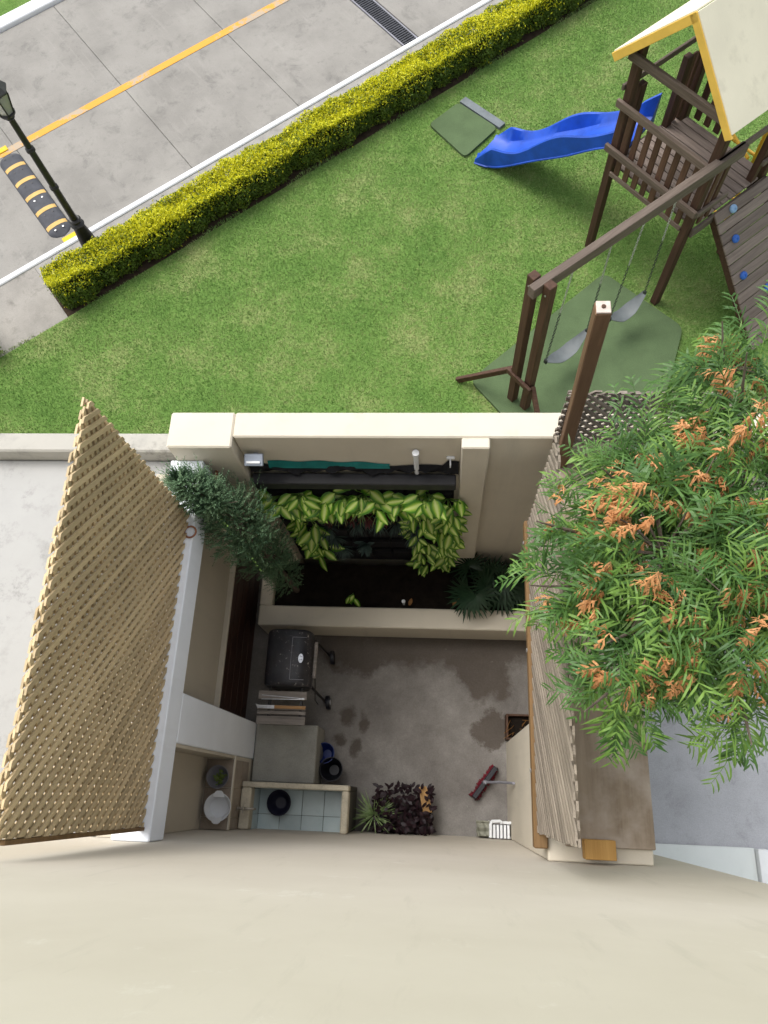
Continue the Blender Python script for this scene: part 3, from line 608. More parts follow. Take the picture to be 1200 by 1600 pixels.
# front guard (side A-B)
for z_, h_, vv in ((2.79, .05, -.068), (2.235, .045, -.075), (1.66, .045, -.085)): MB().box(tp(.615, vv, z_), (.70, .022, h_), UA, .006).build('rail', M_railU, tw)
for i in range(8): MB().box(tp(.13+i*.139, -.036, 1.80), (.037, .012, .44), UA, .004).build('slat', M_slatT, tw)
# slide side (A-D)
MB().box(tp(-.062, .615, 2.42), (.016, .69, .035), UA, .005).build('rail', M_railV, tw)
for v_, zt in ((.2, 2.36), (.93, 2.30)): MB().box(tp(-.02, v_, (ZD-.1+zt)/2), (.04, .045, (zt-ZD+.1)/2), UA, .005).build('post', M_post, tw)
for v_ in (1.03, 1.12): MB().box(tp(-.01, v_, 1.85), (.012, .03, .44), UA, .004).build('slat', M_slatT, tw)
# far side (D-C)
MB().box(tp(.4, 1.285, 2.3), (.44, .02, .045), UA, .005).build('rail', M_railU, tw); MB().box(tp(.25, 1.29, 1.60), (.28, .02, .04), UA, .005).build('rail', M_railU, tw)
for i in range(3): MB().box(tp(.17+i*.15, 1.25, 1.85), (.042, .012, .44), UA, .004).build('slat', M_slatT, tw)
for u_ in (.60, 1.02): MB().tube([tp(u_, 1.42, .05), tp(u_, 1.34, 1.5), tp(u_, 1.30, 2.15), tp(u_, 1.24, 2.2)], .022, 8).build('ladder_pole', M_ytube, tw, True)
for i in range(4): MB().tube([tp(.60, 1.415-.02*i, .3+.36*i), tp(1.02, 1.415-.02*i, .3+.36*i)], .019, 8).build('rung', M_ytube, tw, True)
MB().tube([tp(.62, 1.2, 1.62), tp(1.10, 1.0, 1.62)], .02, 8).build('grab_bar', M_ytube, tw, True)
# ramp side (B-C)
MB().box(tp(1.29, .62, 2.33), (.018, .66, .04), UA, .006).build('rail', M_railV, tw)
MB().box(tp(1.30, .20, 1.62), (.018, .24, .04), UA, .006).build('rail', M_railV, tw)
for v_ in (.14, .26): MB().box(tp(1.265, v_, 1.82), (.012, .034, .46), UA, .004).build('slat', M_slatT, tw)
MB().box(tp(1.23, 1.02, 1.72), (.04, .04, .42), UA, .005).build('post', M_post, tw); MB().box(tp(1.30, 1.14, 1.7), (.018, .17, .035), UA, .005).build('rail', M_railV, tw)
# climbing ramp with boards and holds
rp0, rp1 = tp(1.30, .8, 1.36), tp(2.55, .8, .03); rdv = (rp1-rp0).normalized(); rn = V_D.cross(rdv); rn = rn if rn.z > 0 else -rn; RL = (rp1-rp0).length
for v_ in (-.42, .42): MB().box((rp0+rp1)/2+V_D*v_-rn*.05, (RL/2, .022, .05), (rdv, V_D, rn), .006).build('ramp_beam', M_brace, tw)
nr = 14
for i in range(nr): MB().box(rp0+rdv*(RL*(i+.5)/nr)+rn*.012, (RL/nr/2-.006, .45, .012), (rdv, V_D, rn), .004).build('ramp_board', M_rampw, tw)
for i, (a, b_, mt) in enumerate(((.07, -.19, M_holdl), (.40, -.27, M_hold), (.86, -.3, M_hold), (1.2, .0, M_hold))):
    MB().lathe(rp0+rdv*a+V_D*b_+rn*.024, [(.042, 0), (.05, .012), (.047, .03), (.034, .043), (.012, .046), (.010, .038), (0, .038)], 14, rn).build('climbing_hold', mt, tw, True)
# gable roof
e0, e1, rz, ez = -.19, 1.36, 3.60, 2.80; um = (e0+e1)/2
for nm_, ua, s_ in (('roof_panel', e0, -1), ('roof_panel', e1, 1)):
    lowp, apx = tp(ua, 0, ez), tp(um, 0, rz); dv = (lowp-apx).normalized(); nn = V_D.cross(dv); nn = nn if nn.z > 0 else -nn
    MB().box((lowp+apx)/2+V_D*.62+nn*.012-V_D*0.0+dv*0.0, ((lowp-apx).length/2, .80, .009), (dv, V_D, nn), .003).build('roof_panel', M_roof, tw)
    for vv in (-.175, 1.415):
        MB().box((lowp+apx)/2+V_D*vv-nn*.035+dv*.02, ((lowp-apx).length/2+.02, .014, .044), (dv, V_D, nn), .004).build('fascia', M_yel, tw)
# slide
sl_ = thing('playground_slide', V(.6, 9.0, 0), 'wavy blue plastic slide running from the play tower to the lawn', 'slide')
S0, S1 = V(2.33, 7.62, 1.46), V(.58, 8.98, .09); sdv = V(S1.x-S0.x, S1.y-S0.y, 0); SL = sdv.length; sdv.normalize(); sn = V(-sdv.y, sdv.x, 0)   # sn: left of travel
if sn.dot(V(-.6, -.8, 0)) < 0: sn = -sn
rws = []; NN = 44; floor_z = lambda q: 0.0
for i in range(NN+1):
    q = i/NN
    z = 1.44*(1-q)**1.0*.62+1.44*.38*(1+math.cos(PI*min(1, q*1.02)))/2
    z = max(.12, z+.035*math.sin(q*4*PI)*(1-q)); 
    if q > .9: z = .12-(q-.9)*.5
    wall = .20+.065*math.sin(q*4*PI+2.4)
    if q < .07: wall = .34-(q/.07)*.10
    if q > .88: wall *= max(.0, 1-(q-.88)/.12)
    c = S0+sdv*(SL*q); hw = .235+(.03 if q > .9 else 0)+(.06*(1-q/.07) if q < .07 else 0)
    sk = max(.06, min(z-.01, .17)) if q > .04 else .1
    P = lambda n_, zz: V(c.x+sn.x*n_, c.y+sn.y*n_, max(.0, zz))
    zb = max(.0, z-.05)
    rws.append([P(-hw-.035, zb-.02), P(-hw-.03, z+wall-.02), P(-hw-.012, z+wall), P(-hw+.01, z+wall-.015), P(-hw+.045, z+.05), P(-hw+.1, z+.012), P(0, z), P(hw-.1, z+.012), P(hw-.045, z+.05), P(hw-.01, z+wall-.015), P(hw+.012, z+wall), P(hw+.03, z+wall-.02), P(hw+.035, zb-.02)])
mbs = MB().grid(rws)
bot = [[r[0], r[0]+sn*.03-V(0, 0, .0), r[-1]-sn*.03, r[-1]] for r in rws]; bot = [[r[0], V(*(r[0].lerp(r[-1], .1))), V(*(r[0].lerp(r[-1], .9))), r[-1]] for r in rws]
mbs.grid(bot)
last = rws[-1]; mbs.add(last, [tuple(range(len(last)))]); mbs.add(rws[0], [tuple(range(len(last)))])
mbs.build('chute', M_blue, sl_, True)
for sg in (-1, 1): MB().tube([r[0 if sg < 0 else -1]+sn*(0) for r in rws], .014, 6).build('lower_edge', M_blue, sl_, True)
# swing beam and frame (continues the line C-B)
sw = thing('swing_set', B-V_D*2.4, 'wooden swing beam with double end post beside the garden wall', 'swing set')
zb_ = 2.30
MB().bar(B-V_D*2.52+V(0, 0, zb_)+U_D*.0, B+V_D*.34+V(0, 0, zb_)+U_D*.0+U_D*.075, .085, .14).build('beam', M_railV, sw)
for s_ in (-1, 1): 
    q = B-V_D*(2.40 if s_ < 0 else 2.36)+U_D*(.095*s_)
    MB().box(V(q.x, q.y, 1.19), (.048, .05, 1.19), UA, .006).build('post', M_post, sw)
    MB().lathe(V(q.x, q.y, 2.25)-V_D*.05, [(.012, 0), (.012, .006), (0, .009)], 8, -V_D).build('bolt', M_bolt, sw)
q = B-V_D*2.38
MB().bar(q+V(0, 0, .62)-U_D*.16, V(.16, 5.03, .03), .05, .08).build('brace', M_brace, sw)
MB().bar(q+V(0, 0, .62)+U_D*.16, q+U_D*.85-V_D*.3+V(0, 0, .02), .05, .08).build('brace', M_brace, sw)
MB().box(q+V(0, 0, .62)-V_D*.07, (.2, .02, .04), UA, .005).build('crosspiece', M_brace, sw)
def chain_mesh(p0, p1, r=.009, step=.034):
    mb = MB(); d = (p1-p0); n = int(d.length/step); d.normalize(); o = d.orthogonal().normalized(); o2 = d.cross(o)
    for i in range(n):
        c = p0+d*(step*(i+.5)); w_ = o if i % 2 else o2; mb.tube([c-d*step*.62, c-d*step*.35+w_*r, c+d*step*.35+w_*r, c+d*step*.62, c+d*step*.35-w_*r, c-d*step*.35-w_*r, c-d*step*.62], .0036, 4, False)
    return mb
for k_, (ta, tb, lab) in enumerate(((1.93, 1.40, 'grey belt swing seat on chains next to the double end post'), (.93, .48, 'grey belt swing seat on chains nearer the play tower'))):
    t = thing('swing', B-V_D*((ta+tb)/2)+V(0, 0, .4), lab, 'swing', 'swings hanging from the wooden beam'); 
    tops = [B-V_D*x+V(0, 0, zb_-.07) for x in (ta, tb)]; ends = [B-V_D*x+V(0, 0, .56)+U_D*(.03 if k_ else -.02) for x in (ta+.07, tb-.07)]
    sag = []
    for i in range(13):
        q_ = i/12; c = ends[0].lerp(ends[1], q_)-V(0, 0, .17*math.sin(q_*PI)); hw = .03+.06*min(1, 3.2*min(q_, 1-q_)); sag.append([c-U_D*hw+V(0, 0, .012), c-U_D*hw*.5, c, c+U_D*hw*.5, c+U_D*hw+V(0, 0, .012)])
    mb = MB().grid(sag); mb.grid([[p-V(0, 0, .008) for p in r] for r in sag]); mb.build('seat', M_seat, t, True)
    for p, e in zip(tops, ends):
        mid = p.lerp(e, .45); chain_mesh(p, mid).build('chain', M_chain, t); chain_mesh(mid, e, .011, .04).build('sleeved_chain', M_rope, t)
        MB().lathe(p-V(0, 0, .01), [(.016, 0), (.018, .03), (0, .07)], 8).build('hanger', M_chain, t)
        MB().box(e-V(0, 0, .0), (.022, .012, .035), UA, .004).build('clamp', M_rope, t)
def matmesh(name, poly, z, mat, label):
    o = MB().prism([(x, y, -.002) for x, y in poly], (0, 0, z+.002)).build(name, mat, loc=(poly[0][0], poly[0][1], 0)); tag(o, label, 'mat'); return o
def roundpoly(pts, r=.12, n=4):
    out = []; pts = [Vector((p[0], p[1])) for p in pts]
    for i, p in enumerate(pts):
        a, b_ = pts[i-1], pts[(i+1) % len(pts)]; p0 = p+(a-p).normalized()*r; p1 = p+(b_-p).normalized()*r
        for j in range(n+1): q = j/n; x = p0*(1-q)**2+p*2*q*(1-q)+p1*q*q; out.append((x.x, x.y))
    return out
matmesh('rubber_mat', roundpoly([(.32, 5.02), (2.12, 6.68), (3.06, 5.80), (2.72, 4.70), (1.6, 4.0), (.9, 4.3)], .12), .045, M_mat, 'dark green rubber mat on the lawn under the swings')
matmesh('rubber_mat', roundpoly([(-.28, 9.50), (.16, 9.93), (.74, 9.38), (.26, 8.82)], .08), .045, M_mat, 'green rubber mat on the lawn at the foot of the slide')
matmesh('mat_strip', [(.18, 9.95), (.27, 10.04), (.86, 9.47), (.77, 9.38)], .046, M_matg, 'narrow grey strip along the edge of the slide mat')

# ================================================================== PATIO THINGS
gr = thing('barrel_grill', V(-1.55, 1.26, 0), 'black barrel charcoal grill on a wheeled cart beside the planter', 'grill')
gx, gz, y0, y1 = -1.55, .74, .985, 1.545
def shell(name, mat, a0, a1, rx, rz, cap=True, off=0, par=gr, yy0=y0, yy1=y1, n=18):
    rws = []
    for i in range(n+1):
        a = a0+(a1-a0)*i/n; c_, s_ = math.cos(a), math.sin(a); e = .62
        px, pz = math.copysign(abs(c_)**e, c_)*rx, math.copysign(abs(s_)**e, s_)*rz
        rws.append([V(gx+px*f_, y, gz+off+pz*f_) for y, f_ in ((yy0, .90), (yy0+.012, .97), (yy0+.03, 1), (yy1-.03, 1), (yy1-.012, .97), (yy1, .90))])
    mb = MB().grid(rws)
    if cap:
        for e_ in (0, -1): mb.add([r[e_] for r in rws], [tuple(range(len(rws)))])
    return mb.build(name, mat, par, True)
lid = shell('lid', M_enamel, 0, PI, .235, .22, True, .012)
shell('firebox', M_enamel, PI, 2*PI, .23, .24, True, 0)
mb = MB()           # raised panel border on the lid and the emblem plaque
for a, b_ in (((-1.50, 1.04), (-1.50, 1.46)), ((-1.50, 1.46), (-1.36, 1.46)), ((-1.50, 1.04), (-1.36, 1.04))):
    mb.bar(V(a[0], a[1], gz+.233), V(b_[0], b_[1], gz+(.233 if b_[0] < -1.45 else .222)), .006, .004)
mb.build('panel_border', M_gpl, lid)
em = MB(); em.lathe((-1.405, 1.25, gz+.222), [(.024, 0), (.024, .005), (.0, .006)], 20, (.25, 0, 1)); 
for i in range(len(em.v)): x, y, z = em.v[i]; em.v[i] = (x, 1.25+(y-1.25)*1.9, z)
eo = em.build('emblem', M_steel, lid)
mb = MB()
for i in range(5): mb.bar(V(-1.418, 1.222+i*.014, gz+.2295), V(-1.393+.004*(i % 2), 1.226+i*.014, gz+.2225), .005, .003)
mb.build('emblem_mark', M_bpl, eo)
MB().bar((-1.285, 1.08, .80), (-1.285, 1.45, .80), .035, .03, ch=.008).build('handle', M_grey_w, gr)
for y_ in (1.12, 1.41): MB().bar((-1.33, y_, .80), (-1.29, y_, .80), .012, .012).build('handle_bracket', M_black, gr)
for sx, sy in ((-1, -1), (1, -1), (-1, 1), (1, 1)):
    if sx > 0: MB().tube([(gx+.2, 1.27+sy*.24, .6), (gx+.29, 1.27+sy*.30-(.04 if sy < 0 else .12), .07)], .014, 8).build('leg', M_black, gr)
    else: MB().tube([(gx-.18, 1.27+sy*.24, .6), (gx-.2, 1.27+sy*.26, .01)], .014, 8).build('leg', M_black, gr)
wh = MB().lathe((-1.235, .93, .075), [(.03, -.022), (.072, -.022), (.075, -.01), (.075, .01), (.072, .022), (.03, .022)], 20, (1, .12, 0)).build('wheel', M_bpl, gr, True)
MB().lathe((-1.235, .93, .075), [(.028, -.026), (.028, .026)], 12, (1, .12, 0)).build('hub', M_wpl, wh)
MB().lathe((-1.22, 1.42, .075), [(.03, -.022), (.072, -.022), (.075, -.01), (.075, .01), (.072, .022), (.03, .022)], 20, (1, .12, 0)).build('wheel', M_bpl, gr, True)
for x_ in (-1.72, -1.40): MB().bar((x_, .62, .77), (x_, .99, .77), .03, .03).build('shelf_bracket', M_black, gr)
for ya, yb in ((.862, .945), (.764, .806), (.718, .752), (.62, .702)): MB().b2((-1.835, ya, .787), (-1.345, yb, .805), .004).build('shelf_slat', M_grey_w, gr)
MB().tube([(-1.28, 1.10, .77), (-1.28, .88, .66), (-1.275, .86, .5)], .006, 6).build('hook', M_black, gr)
kn = thing('knife', V(-1.6, .78, .806), 'large knife with orange wooden handle lying on the grill shelf', 'knife')
MB().b2((-1.66, .772, .8065), (-1.345, .802, .826), .007).build('handle', M_handle, kn)
MB().prism([(-1.66, .770, .812), (-1.66, .803, .812), (-1.82, .803, .812), (-1.855, .815, .812), (-1.83, .774, .812)], (0, 0, .004)).build('blade', M_steel, kn)
tg = thing('tongs', V(-1.6, .84, .806), 'thin steel tongs lying on the grill shelf beside the knife', 'tongs')
for dy in (0, .018): MB().bar((-1.80, .866+dy*2.2-.005, .812), (-1.37, .868+dy*.4, .812), .008, .006, ch=.002).build('arm', M_steel, tg)
MB().b2((-1.395, .864, .8085), (-1.362, .882, .82), .003).build('hinge', M_steel, tg)
# bench block, washing sink
bn = MB().b2((-1.90, .085, .004), (-1.26, .65, .50), .012).build('concrete_bench', M_bench, loc=(-1.58, .36, 0)); tag(bn, 'low grey concrete bench block between grill shelf and sink', 'bench')
sk_ = thing('washing_sink', V(-1.37, -.1, 0), 'raised concrete washing sink lined with pale blue tiles', 'sink')
X0, X1, Y0, Y1 = -1.898, -.865, FY+.004, .10
for lo, hi in (((X0, .03, .70), (X1, .082, .85)), ((X0, Y0, .70), (-1.80, .028, .85)), ((-.93, Y0, .70), (X1, .028, .85))): MB().b2(lo, hi, .01).build('rim', M_sinkrim, sk_)
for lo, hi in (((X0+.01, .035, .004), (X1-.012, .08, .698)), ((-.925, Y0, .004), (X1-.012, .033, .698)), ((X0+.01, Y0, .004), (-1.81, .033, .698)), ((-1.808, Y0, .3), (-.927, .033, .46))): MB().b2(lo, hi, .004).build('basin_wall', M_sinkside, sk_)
for i in range(4):
    for j in range(2): MB().b2((-1.80+i*.2185, .022-.232*(j+1)+.003, .462), (-1.80+(i+1)*.2185-.004, .022-.232*j, .472), .002).build('tile', M_tile, sk_)
    MB().b2((-1.80+i*.2185, .024, .475), (-1.80+(i+1)*.2185-.004, .0335, .70), .002).build('tile', M_tile, sk_)
for j in range(2):
    for x_ in (-1.809, -.934): MB().b2((x_, .02-.232*(j+1)+.003, .475), (x_+.0085, .02-.232*j, .70), .002).build('tile', M_tile, sk_)
tpz = thing('water_tap', V(-1.86, -.16, .85), 'small worn metal tap on the left edge of the sink', 'tap')
MB().tube([(-1.90, -.16, .93), (-1.80, -.16, .94), (-1.75, -.16, .92), (-1.74, -.16, .88)], .012, 8).build('spout', M_brass, tpz, True)
MB().lathe((-1.83, -.16, .92), [(.016, 0), (.016, .05), (.01, .06), (.0, .062)], 10).build('valve', M_brass, tpz, True)
MB().bar((-1.83, -.20, .985), (-1.83, -.12, .985), .012, .008).build('lever', M_brass, tpz)
MB().lathe((-1.897, -.16, .93), [(.025, 0), (.025, .008), (.01, .012)], 10, (1, 0, 0)).build('flange', M_brass, tpz)
def bowl(name, label, cat, c, r, h, mat, tabs=0, depth=.85, inner=None):
    t = thing(name, c, label, cat); pr = [(r*.6, 0), (r*.8, h*.25), (r*.95, h*.8), (r*1.03, h*.97), (r*1.05, h), (r*1.0, h*1.0), (r*.9, h*.8), (r*.72, h*.3), (r*.45, h*(1-depth)), (0, h*(1-depth))]
    MB().lathe(c, pr, 28).build('vessel', mat, t, True)
    if tabs:
        for s_ in (-1, 1): 
            poly = [V(c[0]+x_, c[1]+s_*(r*.98+y_), c[2]+h*.94) for x_, y_ in ((-.055, -.03), (-.035, .012), (-.018, .024), (.018, .024), (.035, .012), (.055, -.03))]
            MB().prism(poly, (0, 0, .007)).build('handle', mat, t)
    return t
pt = bowl('plant_pot', 'grey plastic pot with green cuttings on the tiled sill', 'pot', V(-2.02, .105, 1.158), .098, .12, M_gpl)
mb = MB()
for i in range(60):
    a = random.uniform(0, 2*PI); r_ = random.uniform(0, .055); c = V(-2.01+math.cos(a)*r_, .095+math.sin(a)*r_, 1.19+random.uniform(0, .05)); d = V(random.uniform(-1, 1), random.uniform(-1, 1), random.uniform(.1, 1)).normalized(); s_ = d.cross(V(0, 0, 1)).normalized()*.009
    mb.add([c-s_*.3, c+d*.016-s_, c+d*.036, c+d*.016+s_], [(0, 1, 2, 3)])
mb.build('cuttings', M_succ, pt)
bowl('colander_bowl', 'white plastic bowl with two tab handles on the tiled sill', 'bowl', V(-1.995, -.15, 1.158), .118, .10, M_wpl, 1)
bowl('washing_bowl', 'dark round bowl standing inside the tiled sink', 'bowl', V(-1.58, -.10, .473), .115, .11, M_dpl, 0, .95)
bowl('bucket', 'black round bucket on the floor beside the bench block', 'bucket', V(-1.13, .24, .005), .115, .25, M_bpl, 0, .95)
bowl('bucket', 'blue bucket half hidden between bench block and black bucket', 'bucket', V(-1.215, .40, .005), .10, .22, M_bluep, 0, .95)
# box with soil in the alcove
bx = thing('soil_box', V(.85, .75, 0), 'dark wooden box with dry stems at the end of the party wall', 'box')
for lo, hi in (((.68, .60, .005), (.70, .86, .22)), ((1.02, .60, .005), (1.04, .86, .22)), ((.701, .60, .005), (1.019, .62, .22)), ((.701, .84, .005), (1.019, .86, .22))): MB().b2(lo, hi, .004).build('plank', M_boxw, bx)
MB().b2((.702, .622, .01), (1.018, .838, .15), .01).build('soil', M_soil, bx)
mb = MB()
for i in range(14):
    p = V(random.uniform(.74, 1.0), random.uniform(.64, .82), .14); mb.tube([p, p+V(random.uniform(-.05, .05), random.uniform(-.05, .05), .08), p+V(random.uniform(-.12, .12), random.uniform(-.1, .1), .13)], .0025, 4)
mb.build('stems', M_dry, bx)
# broom leaning on the party wall
br = thing('broom', V(.46, .17, 0), 'broom with dark red bristles leaning on the party wall', 'broom')
h0, h1 = V(.34, .02, .0), V(.575, .33, .0); hd_ = (h1-h0).normalized(); hn = V(-hd_.y, hd_.x, 0); hc = (h0+h1)/2
MB().box(hc+V(0, 0, .115), (.19, .026, .016), (hd_, hn, ZU), .006).build('head', M_bpl, br)
mb = MB()
for i in range(420):
    q = random.uniform(-1, 1); r_ = random.uniform(-1, 1); p = hc+hd_*(.185*q)+hn*(.026*r_)+V(0, 0, .105); e = hc+hd_*(.20*q+random.uniform(-.02, .02))+hn*(.058*r_+random.uniform(-.01, .01))+V(0, 0, random.uniform(.005, .02)); s_ = hd_*.005
    mb.add([p-s_, p+s_, e+s_, e-s_], [(0, 1, 2, 3)])
mb.build('bristles', M_red, br)
MB().tube([hc+V(.0, .0, .13), V(.58, .175, .45), V(.675, .16, .95)], .013, 10).build('handle', M_gpl, br, True)
MB().lathe(hc+V(0, 0, .125), [(.026, 0), (.022, .04), (.016, .06)], 10).build('socket', M_gpl, br)
# white stool seen from above and folded cloth
ch = thing('plastic_stool', V(.62, -.2, 0), 'white plastic stool with slatted top against the house wall', 'stool')
MB().tube([(.49, -.33, .42), (.49, -.21, .43), (.505, -.185, .432), (.58, -.18, .432), (.60, -.195, .43)], .016, 8).build('frame', M_wpl, ch, True)
MB().b2((.585, -.205, .405), (.69, -.18, .425), .004).build('seat_edge', M_wpl, ch)
for i in range(5): MB().b2((.515+i*.034, -.335, .405), (.538+i*.034, -.215, .418), .003).build('seat_slat', M_wpl, ch)
MB().b2((.505, -.338, .36), (.676, -.21, .385), .003).build('tray', M_gpl, ch)
for x_ in (.50, .67):
    for y_ in (-.325, -.20): MB().b2((x_-.013, y_-.013, .005), (x_+.013, y_+.013, .404), .005).build('leg', M_wpl, ch)
rws = []
for i in range(17):
    rws.append([V(.36+i*.0095+.004*math.sin(j), -.335+j*.0125, .30+.018*math.sin(j*1.15)+.012*math.sin(i*.9+j*.3)-(.05 if i in (0, 16) else 0)-(.04 if j in (0, 12) else 0)) for j in range(13)])
cl = thing('folded_cloth', V(.44, -.26, .25), 'grey-green folded cloth on a dark crate beside the white stool', 'cloth')
MB().grid(rws).build('fabric', M_cloth, cl, True)
cr_ = thing('crate', V(.43, -.26, 0), 'dark plastic crate under the grey-green cloth', 'crate')
MB().b2((.375, -.33, .005), (.50, -.195, .255), .01).build('crate_body', M_gpl, cr_); MB().b2((.365, -.335, .226), (.508, -.19, .25), .006).build('crate_rim', M_gpl, cr_)

# ================================================================== PLANTS
def ribbon(mb, p, d, L, W, droop=.5, seg=4, twist=None, fold=.0):
    d = Vector(d).normalized(); side = d.cross(V(0, 0, 1)); side = side.normalized() if side.length > .05 else V(1, 0, 0)
    if twist: side = (Quaternion(d, twist) @ side)
    rws = []; c = Vector(p)
    for i in range(seg+1):
        q = i/seg; w_ = W*(math.sin(PI*min(1, .12+q*.88))**.8) if i < seg else .0005
        rws.append([c-side*w_/2, c+side*w_/2]); d = (d+V(0, 0, -droop/seg)).normalized(); c = c+d*(L/seg)
    mb.grid(rws)
# vertical garden panel
vg = thing('green_wall_panel', V(-.75, 2.5, .5), 'black felt planting panel fixed to the garden wall', 'planting panel')
MB().b2((-1.58, 2.485, .37), (.09, 2.516, 2.62), .004).build('felt_back', M_felt, vg)
MB().b2((-1.60, 2.385, 2.60), (.10, 2.483, 2.72), .008).build('trough', M_felt2, vg)
rws = []
for i in range(40):
    x = -1.60+i*1.72/39; rws.append([V(x, 2.515-.02*abs(math.sin(i*.7)), 2.72), V(x, 2.47-.03*math.sin(i*.5)*math.sin(i*1.3), 2.78+.03*math.sin(i*.45)), V(x, 2.512, 2.815+.02*math.sin(i*.4+1)+(.10 if i < 3 or i > 36 else 0))])
MB().grid(rws).build('felt_fold', M_felt, vg, True)
rws = []
for i in range(24):
    x = -1.44+i*1.0/23; rws.append([V(x, 2.49, 2.80), V(x, 2.505, 2.84+.01*math.sin(i)), V(x, 2.515, 2.885+.012*math.sin(i*.8)-.04*(i/23)**3)])
MB().grid(rws).build('tarp_edge', M_teal, vg, True)
for r_ in range(6):
    for c_ in range(8): MB().b2((-1.56+c_*.205, 2.44, .62+r_*.32), (-1.56+c_*.205+.195, 2.484, .80+r_*.32), .012).build('pocket', M_felt, vg)
pp = thing('white_pipe', V(-.22, 2.5, 2.7), 'short white plastic pipe above the planted panel', 'pipe')
MB().lathe((-.22, 2.485, 2.74), [(.02, 0), (.02, .33), (.028, .332), (.028, .37), (0, .372)], 12).build('tube', M_wpl, pp, True)
hk = thing('wall_hook', V(.05, 2.5, 2.95), 'white hook holding the right corner of the black felt', 'hook')
MB().b2((.02, 2.498, 2.96), (.085, 2.519, 2.985), .004).build('plate', M_wpl, hk); MB().tube([(.05, 2.497, 2.965), (.05, 2.46, 2.94), (.05, 2.46, 2.90)], .006, 6).build('prong', M_wpl, hk)
fl = thing('floodlight', V(-1.5, 2.47, 3.05), 'small grey floodlight above the left corner of the planted panel', 'floodlight')
MB().box((-1.50, 2.44, 3.06), (.075, .05, .02), (V(1, 0, 0), V(0, .9, .43), V(0, -.43, .9)), .006).build('lamp_case', M_alum, fl)
MB().b2((-1.52, 2.47, 2.98), (-1.48, 2.519, 3.035), .004).build('bracket', M_alum, fl)
MB().bar((-1.555, 2.41, 3.078), (-1.445, 2.41, 3.078), .02, .006).build('lamp_glass', M_wpl, fl)
# variegated plants: shared leaf meshes with a midrib fold
leafs = []
for v_ in range(4):
    L = 1.0; Wd = (.50, .56, .44, .6)[v_]; rws = []; uvs = []
    for i in range(7):
        q = i/6; w_ = Wd*.5*(math.sin(PI*min(1, q**.8)) ** .75) if 0 < i < 6 else (.012 if i == 0 else .004)
        zz = -.22*q*q+.02*math.sin(q*9+v_)
        rws.append([V(-w_, q*L, zz+.10*w_), V(-w_*.5, q*L, zz+.02), V(0, q*L, zz-.02), V(w_*.5, q*L, zz+.02), V(w_, q*L, zz+.10*w_)])
    mb = MB().grid(rws); me = bpy.data.meshes.new('leaf_blade'); me.from_pydata([tuple(p) for p in mb.v], [], mb.f); me.materials.append(M_vleaf)
    uvl = me.uv_layers.new(name='UVMap'); us = [-1, -.5, 0, .5, 1]
    for poly in me.polygons:
        poly.use_smooth = True
        for li in poly.loop_indices: vi = me.loops[li].vertex_index; uvl.data[li].uv = (us[vi % 5], (vi//5)/6)
    leafs.append(me)
def vplant(x, y, z, n, size, label, group, spread=1.0, name='variegated_plant'):
    t = thing(name, V(x, y, z), label, 'plant', group)
    mb = MB()
    for i in range(n):
        a = (-PI/2)+(((i+.5)/n)-.5)*PI*1.15+random.uniform(-.3, .3); up = random.uniform(-.35, .75)
        d = V(math.cos(a)*spread, math.sin(a), up).normalized(); st = random.uniform(.04, .11)*size/.15; base = V(random.uniform(-.02, .02), 0, random.uniform(-.03, .05))
        p = base+d*st; mb.tube([V(0, .03, -.03)+V(x, y, z), V(x, y, z)+p*.6, V(x, y, z)+p], .0045, 5)
        o = bpy.data.objects.new('leaf', random.choice(leafs)); col.objects.link(o); ORG[o.name] = V(x, y, z); o.parent = t; o.location = p
        upv = V(random.uniform(-.5, .5), random.uniform(-.75, -.2), .85).normalized(); fd = d*.7+V(random.uniform(-1, 1), random.uniform(-.8, .2), random.uniform(-.7, .5))
        fd = (fd-upv*fd.dot(upv)).normalized(); side = fd.cross(upv)
        M_ = Matrix((side, fd, upv)).transposed(); s_ = size*random.uniform(.75, 1.2); o.rotation_euler = M_.to_euler(); o.scale = (s_, s_, s_)
    mb.build('stems', M_fr_l, t)
    return t
for i in range(9):
    x = -1.42+i*.182
    vplant(x, 2.42, 2.36+.05*math.sin(i*2.1), 13, .165, ORDN[i]+' variegated yellow-green plant from the left in the panel top row', 'top row of variegated plants')
for i in range(7):
    vplant(.03+.03*math.sin(i*3), 2.41, 2.12-i*.25, 9, .16-.006*i, ORDN[i]+' variegated plant from the top in the panel right edge column', 'right column of variegated plants')
for i in range(7):
    vplant(-.19+.04*math.sin(i*2), 2.42, 2.0-i*.25, 8, .15-.005*i, ORDN[i]+' variegated plant from the top in the inner right panel column', 'inner right column of variegated plants')
for i in range(5):
    vplant(-1.30+.04*math.sin(i*2), 2.42, 2.08-i*.27, 7, .155, ORDN[i]+' variegated plant from the top in the panel left column by the juniper', 'left column of variegated plants')
vplant(-.98, 2.04, .47, 4, .12, 'small variegated seedling in the black soil of the planter', None)
def tuft(name, label, group, c, n, L, W, mat, out=(0, -1, .4), spread=1.2, droop=.9, part='leaves'):
    t = thing(name, c, label, 'plant', group); mb = MB()
    for i in range(n):
        d = Vector(out)+V(random.uniform(-1, 1), random.uniform(-1, 1), random.uniform(-.6, .8))*spread; ribbon(mb, c, d, L*random.uniform(.6, 1.1), W*random.uniform(.7, 1.2), droop*random.uniform(.6, 1.3), 4, random.uniform(-.6, .6))
    mb.build(part, mat, t); return t
for i in range(6): tuft('strap_plant', ORDN[i]+' pale strap-leaved plant from the left under the panel top row', 'strap-leaved plants on the panel', V(-1.1+i*.17, 2.43, 2.02), 12, .17, .012, M_strap)
